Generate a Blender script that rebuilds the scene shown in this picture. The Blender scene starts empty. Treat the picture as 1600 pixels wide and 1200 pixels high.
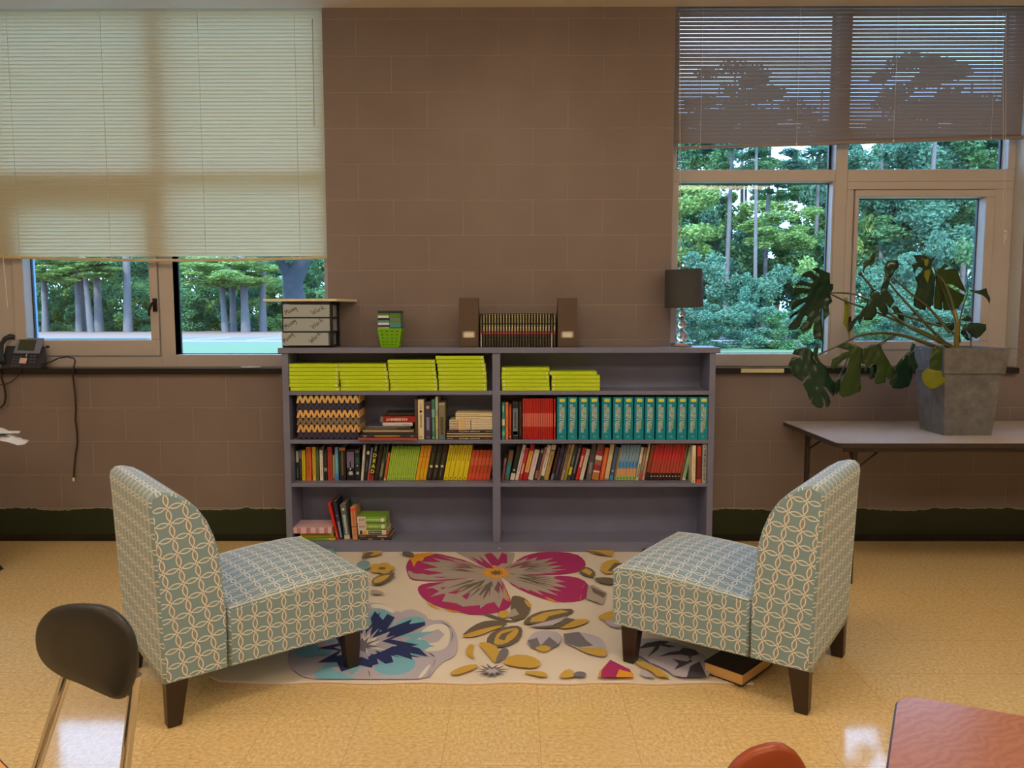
import bpy, bmesh, math, random
from mathutils import Vector, Matrix
from mathutils.geometry import delaunay_2d_cdt
random.seed(7)
R = math.radians
PI = math.pi

# ------------------------------------------------------------------ camera
CAM_D, CAM_Z = 4.5924, 1.36263          # the window wall's inner face is the plane y = 0, the floor z = 0
F_PX, PITCH, ROLL, YAW = 1210.0, 0.08889, -0.00125, -0.00501
_fw = Vector((math.sin(YAW) * math.cos(PITCH), math.cos(YAW) * math.cos(PITCH), -math.sin(PITCH)))
_rt = Vector((math.cos(YAW), -math.sin(YAW), 0))
_up = _rt.cross(_fw)
_r = _rt * math.cos(ROLL) + _up * math.sin(ROLL)
_u = -_rt * math.sin(ROLL) + _up * math.cos(ROLL)
sc = bpy.context.scene
COL = sc.collection
cd = bpy.data.cameras.new('camera')
cd.sensor_fit = 'HORIZONTAL'; cd.sensor_width = 36.0
cd.lens = F_PX * 36.0 / 1600.0
cd.clip_start = 0.05; cd.clip_end = 400
cam = bpy.data.objects.new('camera', cd); COL.objects.link(cam)
m3 = Matrix((_r, _u, -_fw)).transposed()
cam.matrix_world = Matrix.Translation((0, -CAM_D, CAM_Z)) @ m3.to_4x4()
sc.camera = cam

def _ray(x, y): return _fw * F_PX + _r * (x - 800) - _u * (y - 600)
def at(x, y, Y=0.0):
    """the place point that the photo shows at pixel x, y when it lies on the upright plane y = Y"""
    d = _ray(x, y); t = (CAM_D + Y) / d.y
    return Vector((t * d.x, Y, CAM_Z + t * d.z))
def fl(x, y, Z=0.0):
    """the same for a level plane z = Z"""
    d = _ray(x, y); t = (Z - CAM_Z) / d.z
    return Vector((t * d.x, t * d.y - CAM_D, Z))

# ------------------------------------------------------------------ view, sky, sun
sc.view_settings.view_transform = 'Standard'
sc.view_settings.look = 'None'
sc.view_settings.gamma = 1.0
sc.view_settings.use_curve_mapping = False
sc.view_settings.exposure = 0.20
w = bpy.data.worlds.new('sky'); sc.world = w; w.use_nodes = True
bg = w.node_tree.nodes['Background']
bg.inputs[0].default_value = (0.40, 0.645, 1.0, 1)
bg.inputs[1].default_value = 6.6
sun = bpy.data.lights.new('sun', 'SUN'); sun.energy = 5.0; sun.angle = R(3); sun.color = (1.0, 0.95, 0.82)
so = bpy.data.objects.new('sun', sun); COL.objects.link(so)
so.rotation_euler = (R(50), 0, R(-25))        # shines away from the building onto the trees
so.location = (0, -10, 20)
LAMP_STRENGTH = 9.0
LAMP_COLOR = (1.0, 0.76, 0.50)

# ------------------------------------------------------------------ materials
def lin(c):
    return tuple(((v / 255.0) / 12.92 if v / 255.0 <= 0.04045 else ((v / 255.0 + 0.055) / 1.055) ** 2.4) for v in c)
ILL = (0.80, 0.64, 0.47)
def C(r, g, b):
    """surface colour of a thing that reads r, g, b under the room's warm lamps"""
    l = lin((r, g, b))
    return tuple(min(0.86, l[i] / ILL[i]) for i in range(3))
_mc = {}
def mat(col, rough=0.6, metal=0.0, spec=0.5, name=None, bump=0.0, var=0.06, scale=60, **k):
    key = (tuple(round(c, 4) for c in col), rough, metal, spec, bump, var, scale, tuple(sorted(k.items())))
    if key in _mc: return _mc[key]
    m = bpy.data.materials.new(name or 'paint'); m.use_nodes = True
    nt = m.node_tree; b = nt.nodes['Principled BSDF']
    b.inputs['Roughness'].default_value = rough
    b.inputs['Metallic'].default_value = metal
    b.inputs['Specular IOR Level'].default_value = spec
    for kk, v in k.items(): b.inputs[kk].default_value = v
    tc = nt.nodes.new('ShaderNodeTexCoord')
    no = nt.nodes.new('ShaderNodeTexNoise'); no.inputs['Scale'].default_value = scale; no.inputs['Detail'].default_value = 3
    nt.links.new(tc.outputs['Object'], no.inputs['Vector'])
    mx = nt.nodes.new('ShaderNodeMix'); mx.data_type = 'RGBA'
    mx.inputs[6].default_value = tuple(c * (1 - var) for c in col) + (1,)
    mx.inputs[7].default_value = tuple(min(1, c * (1 + var)) for c in col) + (1,)
    nt.links.new(no.outputs['Fac'], mx.inputs[0])
    nt.links.new(mx.outputs[2], b.inputs['Base Color'])
    if bump:
        bp = nt.nodes.new('ShaderNodeBump'); bp.inputs['Strength'].default_value = bump; bp.inputs['Distance'].default_value = 0.002
        nt.links.new(no.outputs['Fac'], bp.inputs['Height']); nt.links.new(bp.outputs[0], b.inputs['Normal'])
    _mc[key] = m
    return m
def P(r, g, b, rough=0.55, **k): return mat(C(r, g, b), rough, **k)

class NT:
    """tiny helper for node graphs"""
    def __init__(s, name):
        s.m = bpy.data.materials.new(name); s.m.use_nodes = True; s.t = s.m.node_tree
        s.b = s.t.nodes['Principled BSDF']; s.out = s.t.nodes['Material Output']
    def n(s, typ, **k):
        nd = s.t.nodes.new(typ)
        for a, v in k.items(): setattr(nd, a, v)
        return nd
    def put(s, sock, v):
        if isinstance(v, bpy.types.NodeSocket): s.t.links.new(v, sock)
        else: sock.default_value = v
    def M(s, op, a, b=0.0, c=0.0):
        nd = s.n('ShaderNodeMath', operation=op); s.put(nd.inputs[0], a); s.put(nd.inputs[1], b)
        if len(nd.inputs) > 2: s.put(nd.inputs[2], c)
        return nd.outputs[0]
    def mix(s, f, a, b):
        nd = s.n('ShaderNodeMix', data_type='RGBA'); s.put(nd.inputs[0], f)
        s.put(nd.inputs[6], a if isinstance(a, bpy.types.NodeSocket) else tuple(a) + (1,))
        s.put(nd.inputs[7], b if isinstance(b, bpy.types.NodeSocket) else tuple(b) + (1,)); return nd.outputs[2]
    def noise(s, vec, scale, detail=3, rough=0.5):
        nd = s.n('ShaderNodeTexNoise'); nd.inputs['Scale'].default_value = scale; nd.inputs['Detail'].default_value = detail
        nd.inputs['Roughness'].default_value = rough
        if vec is not None: s.t.links.new(vec, nd.inputs['Vector'])
        return nd.outputs['Fac']
    def mapping(s, vec, loc=(0,0,0), scale=(1,1,1), rot=(0,0,0)):
        nd = s.n('ShaderNodeMapping'); s.t.links.new(vec, nd.inputs[0])
        nd.inputs['Location'].default_value = loc; nd.inputs['Scale'].default_value = scale; nd.inputs['Rotation'].default_value = rot
        return nd.outputs[0]
    def ramp(s, f, stops):
        nd = s.n('ShaderNodeValToRGB'); s.t.links.new(f, nd.inputs[0]); e = nd.color_ramp.elements
        while len(e) < len(stops): e.new(0.5)
        for i, (p, c) in enumerate(stops): e[i].position = p; e[i].color = tuple(c) + (1,)
        return nd.outputs[0]
    def step(s, x, edge, soft):   # 1 where x < edge
        nd = s.n('ShaderNodeMapRange', interpolation_type='SMOOTHSTEP'); s.put(nd.inputs[0], x)
        nd.inputs[1].default_value = edge - soft; nd.inputs[2].default_value = edge + soft
        nd.inputs[3].default_value = 1.0; nd.inputs[4].default_value = 0.0
        return nd.outputs[0]
    def bump(s, h, strength, dist=0.003):
        nd = s.n('ShaderNodeBump'); nd.inputs['Strength'].default_value = strength; nd.inputs['Distance'].default_value = dist
        s.t.links.new(h, nd.inputs['Height']); s.t.links.new(nd.outputs[0], s.b.inputs['Normal'])

def wall_material():
    g = NT('painted_block'); geo = g.n('ShaderNodeNewGeometry'); pos = geo.outputs['Position']
    sx = g.n('ShaderNodeSeparateXYZ'); g.t.links.new(pos, sx.inputs[0])
    cb = g.n('ShaderNodeCombineXYZ')
    g.put(cb.inputs[0], g.M('ADD', sx.outputs[0], 0.917 + 0.2032 + 8 * 0.4064)); g.put(cb.inputs[1], sx.outputs[2])
    br = g.n('ShaderNodeTexBrick'); g.t.links.new(cb.outputs[0], br.inputs['Vector'])
    br.offset = 0.5; br.offset_frequency = 2; br.squash = 1.0
    br.inputs['Color1'].default_value = (0, 0, 0, 1); br.inputs['Color2'].default_value = (0.35, 0.35, 0.35, 1); br.inputs['Mortar'].default_value = (1, 1, 1, 1)
    br.inputs['Scale'].default_value = 1.0; br.inputs['Mortar Size'].default_value = 0.0035; br.inputs['Mortar Smooth'].default_value = 0.6
    br.inputs['Brick Width'].default_value = 0.4064; br.inputs['Row Height'].default_value = 0.2032
    fac = br.outputs['Fac']
    base = g.mix(g.noise(pos, 3.0, 4), C(112, 91, 79), C(128, 106, 93))
    joint = g.mix(g.M('MULTIPLY', fac, g.M('MULTIPLY', g.noise(pos, 5.0, 3), 0.75)), base, C(158, 136, 116))
    # chips of the older, pale paint low on the wall
    chip = g.M('MULTIPLY', g.step(sx.outputs[2], 0.95, 0.25), g.M('GREATER_THAN', g.noise(pos, 42.0, 5, .65), 0.73))
    body = g.mix(chip, joint, C(165, 145, 122))
    # ragged green band above the floor, with pale undercoat along its edge
    edge = g.M('SUBTRACT', sx.outputs[2], g.M('MULTIPLY', g.noise(g.mapping(pos, scale=(1.0, 1, .3)), 4.5, 9, .72), 0.085))
    body = g.mix(g.step(edge, 0.158, 0.0015), body, C(140, 126, 100))
    body = g.mix(g.step(edge, 0.152, 0.001), body, C(30, 38, 20))
    # white paint inside the window openings
    nx = g.n('ShaderNodeSeparateXYZ'); g.t.links.new(geo.outputs['True Normal'], nx.inputs[0])
    side = g.M('GREATER_THAN', g.M('ABSOLUTE', nx.outputs[0]), 0.6)
    g.put(g.b.inputs['Base Color'], g.mix(side, body, (0.62, 0.62, 0.60)))
    g.b.inputs['Roughness'].default_value = 0.42
    h = g.M('SUBTRACT', g.M('MULTIPLY', g.noise(pos, 130.0, 4), 0.22), fac)
    g.bump(h, 0.45, 0.004)
    return g.m

def floor_material():
    g = NT('vinyl_tile'); geo = g.n('ShaderNodeNewGeometry'); pos = geo.outputs['Position']
    mp = g.mapping(pos, loc=(0.22814 + 20 * .3048, 2.0496 + 40 * .3048, 0))
    br = g.n('ShaderNodeTexBrick'); g.t.links.new(mp, br.inputs['Vector']); br.offset = 0.0
    br.inputs['Scale'].default_value = 1.0; br.inputs['Mortar Size'].default_value = 0.0011; br.inputs['Mortar Smooth'].default_value = 0.3
    br.inputs['Brick Width'].default_value = 0.3048; br.inputs['Row Height'].default_value = 0.3048
    br.inputs['Color1'].default_value = (0, 0, 0, 1); br.inputs['Color2'].default_value = (1, 1, 1, 1)
    ck = g.n('ShaderNodeTexChecker'); g.t.links.new(mp, ck.inputs['Vector']); ck.inputs['Scale'].default_value = 1 / .3048
    a = g.noise(g.mapping(pos, scale=(.6, 1, 1)), 95.0, 3, .6); b = g.noise(g.mapping(pos, scale=(1, .6, 1)), 95.0, 3, .6)
    mx = g.n('ShaderNodeMix'); g.put(mx.inputs[0], ck.outputs['Fac']); g.put(mx.inputs[2], a); g.put(mx.inputs[3], b)
    col = g.ramp(mx.outputs[0], [(0.28, C(186, 144, 86)), (0.47, C(206, 166, 106)), (0.60, C(216, 178, 120)), (0.76, C(246, 218, 170))])
    big = g.noise(pos, 1.6, 2)
    col = g.mix(g.M('MULTIPLY', big, 0.25), col, C(210, 156, 88))
    col = g.mix(g.M('MULTIPLY', br.outputs['Fac'], 0.45), col, C(120, 86, 44))
    g.put(g.b.inputs['Base Color'], col)
    g.put(g.b.inputs['Roughness'], g.M('ADD', 0.035, g.M('MULTIPLY', g.noise(pos, 7.0, 4), 0.10)))
    g.b.inputs['Specular IOR Level'].default_value = 0.55
    g.bump(g.M('ADD', g.M('MULTIPLY', g.noise(pos, 14.0, 2), 0.6), g.M('MULTIPLY', br.outputs['Fac'], -1.0)), 0.10, 0.002)
    return g.m

def fabric_material():
    g = NT('chain_print_fabric'); tc = g.n('ShaderNodeTexCoord')
    mp = g.mapping(tc.outputs['UV'], scale=(1 / .0525, 1 / .0525, 1))
    sp = g.n('ShaderNodeSeparateXYZ'); g.t.links.new(mp, sp.inputs[0])
    u = g.M('SUBTRACT', sp.outputs[0], g.M('ROUND', sp.outputs[0])); v = g.M('SUBTRACT', sp.outputs[1], g.M('ROUND', sp.outputs[1]))
    au, av = g.M('ABSOLUTE', u), g.M('ABSOLUTE', v)
    def s(x):
        q = g.M('DIVIDE', g.M('SUBTRACT', 0.5, g.M('ABSOLUTE', x)), 0.385)
        return g.M('ABSOLUTE', g.M('MULTIPLY', g.M('SUBTRACT', 1.0, g.M('MULTIPLY', q, q)), 0.142))
    su, sv = s(u), s(v)
    d = g.M('MINIMUM', g.M('ABSOLUTE', g.M('SUBTRACT', av, su)), g.M('ABSOLUTE', g.M('SUBTRACT', au, sv)))
    line = g.step(d, 0.038, 0.012)
    petal = g.M('MULTIPLY', g.M('LESS_THAN', au, sv), g.M('GREATER_THAN', av, 0.11))
    node = g.M('LESS_THAN', g.M('ADD', au, av), 0.10)
    fine = g.noise(g.mapping(tc.outputs['UV'], scale=(1, 1, 1)), 900, 2)
    base = g.mix(fine, C(112, 128, 124), C(130, 146, 142))
    col = g.mix(g.M('MULTIPLY', petal, 0.5), base, C(150, 122, 92))
    col = g.mix(node, col, C(158, 118, 78))
    col = g.mix(line, col, C(238, 216, 182))
    g.put(g.b.inputs['Base Color'], col); g.b.inputs['Roughness'].default_value = 0.75
    g.b.inputs['Sheen Weight'].default_value = 0.25
    g.bump(g.M('ADD', fine, line), 0.25, 0.0012)
    return g.m

def shelf_material():
    g = NT('blue_grey_shelf_paint'); geo = g.n('ShaderNodeNewGeometry'); pos = geo.outputs['Position']
    col = g.mix(g.noise(pos, 6.0, 4), C(104, 98, 108), C(120, 114, 124))
    col = g.mix(g.M('GREATER_THAN', g.noise(g.mapping(pos, scale=(.5, 1, 1.6)), 34.0, 3, .6), 0.785), col, C(215, 200, 190))
    g.put(g.b.inputs['Base Color'], col); g.b.inputs['Roughness'].default_value = 0.42
    g.bump(g.noise(g.mapping(pos, scale=(.25, 1, 1)), 90.0, 3), 0.12, 0.002)
    return g.m

def wood_material(name, c1, c2, rough=0.35, rot=0.0, sc_=3.0):
    g = NT(name); geo = g.n('ShaderNodeNewGeometry'); pos = g.mapping(geo.outputs['Position'], rot=(0, 0, rot))
    wv = g.n('ShaderNodeTexWave', wave_type='BANDS', bands_direction='X'); g.t.links.new(pos, wv.inputs['Vector'])
    wv.inputs['Scale'].default_value = sc_ * 4; wv.inputs['Distortion'].default_value = 12; wv.inputs['Detail'].default_value = 4; wv.inputs['Detail Scale'].default_value = 1.2
    f = g.M('ADD', g.M('MULTIPLY', wv.outputs['Fac'], 0.28), g.M('MULTIPLY', g.noise(g.mapping(pos, scale=(14, 1, 1)), 14.0, 4, .6), 0.6))
    g.put(g.b.inputs['Base Color'], g.mix(f, c1, c2)); g.b.inputs['Roughness'].default_value = rough
    return g.m

def concrete_material():
    g = NT('grey_planter'); tc = g.n('ShaderNodeTexCoord')
    f = g.noise(tc.outputs['Object'], 18.0, 6, .65)
    g.put(g.b.inputs['Base Color'], g.ramp(f, [(0.3, C(80, 73, 66)), (0.55, C(98, 90, 80)), (0.75, C(114, 104, 92))])); g.b.inputs['Roughness'].default_value = 0.7
    g.bump(g.noise(tc.outputs['Object'], 150.0, 4), 0.4, 0.002)
    return g.m

def leaf_material(name, c1, c2, scale=0.6, rough=0.5, trans=0.35):
    g = NT(name); geo = g.n('ShaderNodeNewGeometry')
    f = g.noise(geo.outputs['Position'], scale, 4, .6)
    col = g.mix(g.n('ShaderNodeMapRange').outputs[0] if False else f, c1, c2)
    g.put(g.b.inputs['Base Color'], col); g.b.inputs['Roughness'].default_value = rough
    tr = g.n('ShaderNodeBsdfTranslucent'); g.put(tr.inputs[0], col)
    mx = g.n('ShaderNodeMixShader'); mx.inputs[0].default_value = trans
    g.t.links.new(g.b.outputs[0], mx.inputs[1]); g.t.links.new(tr.outputs[0], mx.inputs[2]); g.t.links.new(mx.outputs[0], g.out.inputs[0])
    return g.m

def glass_pane_material():
    g = NT('window_glass'); t = g.n('ShaderNodeBsdfTransparent'); t.inputs[0].default_value = (0.90, 0.97, 1.0, 1)
    gl = g.n('ShaderNodeBsdfGlossy'); gl.inputs['Roughness'].default_value = 0.02; gl.inputs[0].default_value = (1, 1, 1, 1)
    fr = g.n('ShaderNodeFresnel'); fr.inputs[0].default_value = 1.35
    mx = g.n('ShaderNodeMixShader'); g.t.links.new(fr.outputs[0], mx.inputs[0]); g.t.links.new(t.outputs[0], mx.inputs[1]); g.t.links.new(gl.outputs[0], mx.inputs[2])
    g.t.links.new(mx.outputs[0], g.out.inputs[0]); return g.m

def slat_material(name, col, tcol, trans):
    g = NT(name); g.b.inputs['Base Color'].default_value = col + (1,); g.b.inputs['Roughness'].default_value = 0.45
    tr = g.n('ShaderNodeBsdfTranslucent'); tr.inputs[0].default_value = tcol + (1,)
    mx = g.n('ShaderNodeMixShader'); mx.inputs[0].default_value = trans
    g.t.links.new(g.b.outputs[0], mx.inputs[1]); g.t.links.new(tr.outputs[0], mx.inputs[2]); g.t.links.new(mx.outputs[0], g.out.inputs[0])
    return g.m

def emit_material(col, strength):
    g = NT('lamp_diffuser'); e = g.n('ShaderNodeEmission'); e.inputs[0].default_value = col + (1,); e.inputs[1].default_value = strength
    g.t.links.new(e.outputs[0], g.out.inputs[0]); return g.m

# ------------------------------------------------------------------ mesh builder
class MB:
    def __init__(s): s.v = []; s.f = []; s.mi = []; s.sm = []; s.uv = []; s.hasuv = False
    def add(s, vs, fs, mi=0, smooth=False, uvs=None, M=None):
        o = len(s.v)
        s.v += [(M @ Vector(p)) if M is not None else Vector(p) for p in vs]
        for k, f in enumerate(fs):
            s.f.append([o + i for i in f]); s.mi.append(mi); s.sm.append(smooth)
            s.uv.append(uvs[k] if uvs else None)
        if uvs: s.hasuv = True
        return s
    def box(s, x0, y0, z0, x1, y1, z1, mi=0, M=None):
        vs = [(x0,y0,z0),(x1,y0,z0),(x1,y1,z0),(x0,y1,z0),(x0,y0,z1),(x1,y0,z1),(x1,y1,z1),(x0,y1,z1)]
        return s.add(vs, [(0,3,2,1),(4,5,6,7),(0,1,5,4),(1,2,6,5),(2,3,7,6),(3,0,4,7)], mi, M=M)
    def hexa(s, b, t, mi=0):     # bottom quad, top quad (ccw from above)
        return s.add(list(b) + list(t), [(0,3,2,1),(4,5,6,7),(0,1,5,4),(1,2,6,5),(2,3,7,6),(3,0,4,7)], mi)
    def prism(s, pts, off, mi=0, smooth=False):   # closed polygon extruded by a vector
        n = len(pts); off = Vector(off); P0 = [Vector(p) for p in pts]
        s.add(P0 + [p + off for p in P0], [tuple(range(n))[::-1], tuple(range(n, 2 * n))], mi)
        s.add(P0 + [p + off for p in P0], [(i, (i + 1) % n, n + (i + 1) % n, n + i) for i in range(n)], mi, smooth)
        return s
    def tube(s, path, r, n=8, mi=0, smooth=True, cap=True):
        P_ = [Vector(p) for p in path]; k = len(P_)
        rs = r if isinstance(r, (list, tuple)) else [r] * k
        vs = []; prev = None
        for i, p in enumerate(P_):
            t = (P_[min(i + 1, k - 1)] - P_[max(i - 1, 0)]).normalized()
            if prev is None:
                a = Vector((0, 0, 1)) if abs(t.z) < 0.9 else Vector((1, 0, 0)); x = t.cross(a).normalized()
            else:
                x = (prev - t * prev.dot(t)).normalized()
            prev = x; y = t.cross(x)
            for j in range(n):
                a = 2 * PI * j / n; vs.append(p + (x * math.cos(a) + y * math.sin(a)) * rs[i])
        fs = [(i * n + j, i * n + (j + 1) % n, (i + 1) * n + (j + 1) % n, (i + 1) * n + j) for i in range(k - 1) for j in range(n)]
        s.add(vs, fs, mi, smooth)
        if cap: s.add(vs[:n], [tuple(range(n))[::-1]], mi); s.add(vs[-n:], [tuple(range(n))], mi)
        return s
    def lathe(s, prof, c=(0, 0, 0), n=32, mi=0, smooth=True, ax=None):
        vs = [(c[0] + r * math.cos(2 * PI * j / n), c[1] + r * math.sin(2 * PI * j / n), c[2] + z) for r, z in prof for j in range(n)]
        fs = [(i * n + j, i * n + (j + 1) % n, (i + 1) * n + (j + 1) % n, (i + 1) * n + j) for i in range(len(prof) - 1) for j in range(n)]
        s.add(vs, fs, mi, smooth, M=ax)
        return s
    def ball(s, c, r, n=16, mi=0, sq=(1, 1, 1)):
        prof = [(max(1e-4, math.sin(PI * i / n)) * r, -math.cos(PI * i / n) * r) for i in range(n + 1)]
        M = Matrix.Translation(Vector(c)) @ Matrix.Diagonal((sq[0], sq[1], sq[2], 1))
        return s.lathe(prof, (0, 0, 0), n * 2, mi, True, M)
    def xf(s, M): s.v = [M @ p for p in s.v]; return s
    def build(s, name, mats, parent=None, world=True, bevel=0.0, seg=2, origin=None, auto=False):
        me = bpy.data.meshes.new(name)
        if parent is None:
            if origin is None:
                xs = [p.x for p in s.v]; ys = [p.y for p in s.v]; zs = [p.z for p in s.v]
                origin = Vector(((min(xs) + max(xs)) / 2, (min(ys) + max(ys)) / 2, min(zs)))
            origin = Vector(origin)
        else:
            origin = Vector(parent.get('_o', (0, 0, 0))) if world else Vector((0, 0, 0))
        me.from_pydata([p - origin for p in s.v], [], s.f)
        if not isinstance(mats, (list, tuple)): mats = [mats]
        for m in mats: me.materials.append(m)
        me.polygons.foreach_set('material_index', s.mi)
        me.polygons.foreach_set('use_smooth', s.sm)
        if s.hasuv:
            ul = me.uv_layers.new(name='UVMap'); i = 0
            for f, uv in zip(s.f, s.uv):
                for q in range(len(f)):
                    if uv: ul.data[i].uv = uv[q]
                    i += 1
        me.update()
        o = bpy.data.objects.new(name, me); COL.objects.link(o)
        if parent is None: o.location = origin
        else: o.parent = parent; o['_o'] = tuple(origin)
        if bevel:
            b = o.modifiers.new('bevel', 'BEVEL'); b.width = bevel; b.segments = seg; b.limit_method = 'ANGLE'; b.angle_limit = R(40)
        return o

def tag(o, label, cat, group=None, kind=None):
    o['label'] = label; o['category'] = cat
    if group: o['group'] = group
    if kind: o['kind'] = kind
    return o
def thing(name, label, cat, loc=(0, 0, 0), rotz=0.0, group=None):
    o = bpy.data.objects.new(name, None); COL.objects.link(o); o.empty_display_size = 0.05
    o.location = loc; o.rotation_euler = (0, 0, rotz); o['_o'] = tuple(loc)
    tag(o, label, cat, group); return o
def struct(o): o['kind'] = 'structure'; return o
def dup(root, loc=None, rot=None, label=None, group=None):
    r = root.copy(); COL.objects.link(r)
    if loc is not None: r.location = loc
    if rot is not None: r.rotation_euler = rot
    if label: r['label'] = label
    if group: r['group'] = group
    for ch in list(root.children):
        c = ch.copy(); COL.objects.link(c); c.parent = r
        for g in list(ch.children):
            d = g.copy(); COL.objects.link(d); d.parent = c
    return r

_tc = {}
def text_geo(s, size=1.0, bold=0.0):
    """flat lettering as vertices and faces in the xy plane, centred, letter height about 0.7 * size"""
    key = (s, bold)
    if key not in _tc:
        cu = bpy.data.curves.new('t', 'FONT'); cu.body = s; cu.resolution_u = 2; cu.align_x = 'CENTER'; cu.align_y = 'CENTER'; cu.offset = bold
        o = bpy.data.objects.new('t', cu); COL.objects.link(o)
        dg = bpy.context.evaluated_depsgraph_get(); dg.update()
        me = bpy.data.meshes.new_from_object(o.evaluated_get(dg))
        _tc[key] = ([tuple(v.co) for v in me.vertices], [tuple(p.vertices) for p in me.polygons])
        bpy.data.objects.remove(o); bpy.data.meshes.remove(me)
    v, f = _tc[key]
    xs = [p[0] for p in v]; wdt = max(xs) - min(xs)
    return [(p[0] * size, p[1] * size, 0) for p in v], f, wdt * size
def letter(mb, s, centre, right, up, size, mi, fit=None, bold=0.0):
    v, f, wd = text_geo(s, size, bold)
    kx = fit / wd if fit else 1.0
    c = Vector(centre); r = Vector(right); u = Vector(up)
    mb.add([c + r * (p[0] * kx) + u * p[1] for p in v], f, mi)
# ------------------------------------------------------------------ room shell
WALL = wall_material(); FLOOR = floor_material(); FAB = fabric_material(); SHELF = shelf_material()
CEIL_Z = 3.112
XL, XR, YB = -4.6, 4.6, -8.0
LW0, LW1, RW0, RW1 = -3.17, -1.108, 0.913, 2.965         # the two window openings
SILL = 1.02; HEAD = 3.21; WTOP = 3.30
g = NT('ceiling_paint'); g.b.inputs['Base Color'].default_value = (0.74, 0.70, 0.64, 1); g.b.inputs['Roughness'].default_value = 0.8
geo = g.n('ShaderNodeNewGeometry'); g.bump(g.noise(geo.outputs['Position'], 60, 4), 0.3)
CEIL = g.m
struct(MB().box(XL, YB, -0.12, XR, 0.25, 0.0).build('floor', FLOOR, origin=(0, 0, 0)))
struct(MB().box(XL - .2, YB - .2, CEIL_Z, XR + .2, 0.0, CEIL_Z + .15).build('ceiling', CEIL, origin=(0, 0, CEIL_Z)))
T = 0.25
struct(MB().box(XL - .2, 0.0, WTOP, XR + .2, 0.27, WTOP + .1).build('trim_3', CEIL))
wl = MB()
wl.box(XL, 0, 0, XR, T, SILL)
for a, b in ((XL, LW0), (LW1, RW0), (RW1, XR)): wl.box(a, 0, SILL, b, T, WTOP)
struct(wl.build('wall_back', WALL, origin=(0, 0, 0)))
PALE = mat((0.50, 0.44, 0.37), 0.6, name='pale_wall_paint')
struct(MB().box(XL - .2, YB, 0, XL, T, CEIL_Z).build('wall_left', PALE))
struct(MB().box(XR, YB, 0, XR + .2, T, CEIL_Z).build('wall_right', PALE))
struct(MB().box(XL, YB - .2, 0, XR, YB, CEIL_Z).build('wall_front', PALE))
BASE = mat((0.012, 0.012, 0.010), 0.25, name='black_vinyl_base')
bb = MB(); bb.box(XL, -0.006, 0, XR, 0.0, 0.038); bb.box(XL, -0.012, 0, XR, -0.006, 0.010)
struct(bb.build('baseboard_back', BASE))
BLACK = mat((0.010, 0.010, 0.013), 0.28, name='black_stone')
sl_ = MB(); sl_.box(LW0, -0.03, SILL - .004, -1.342, 0.125, SILL + .03); sl_.box(-1.342, -0.004, SILL - .004, LW1, 0.125, SILL + .03); struct(sl_.build('trim_1', BLACK))
sl_ = MB(); sl_.box(1.15, -0.03, SILL - .004, RW1, 0.125, SILL + .03); sl_.box(RW0, -0.004, SILL - .004, 1.15, 0.125, SILL + .03); struct(sl_.build('trim_2', BLACK))

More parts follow.
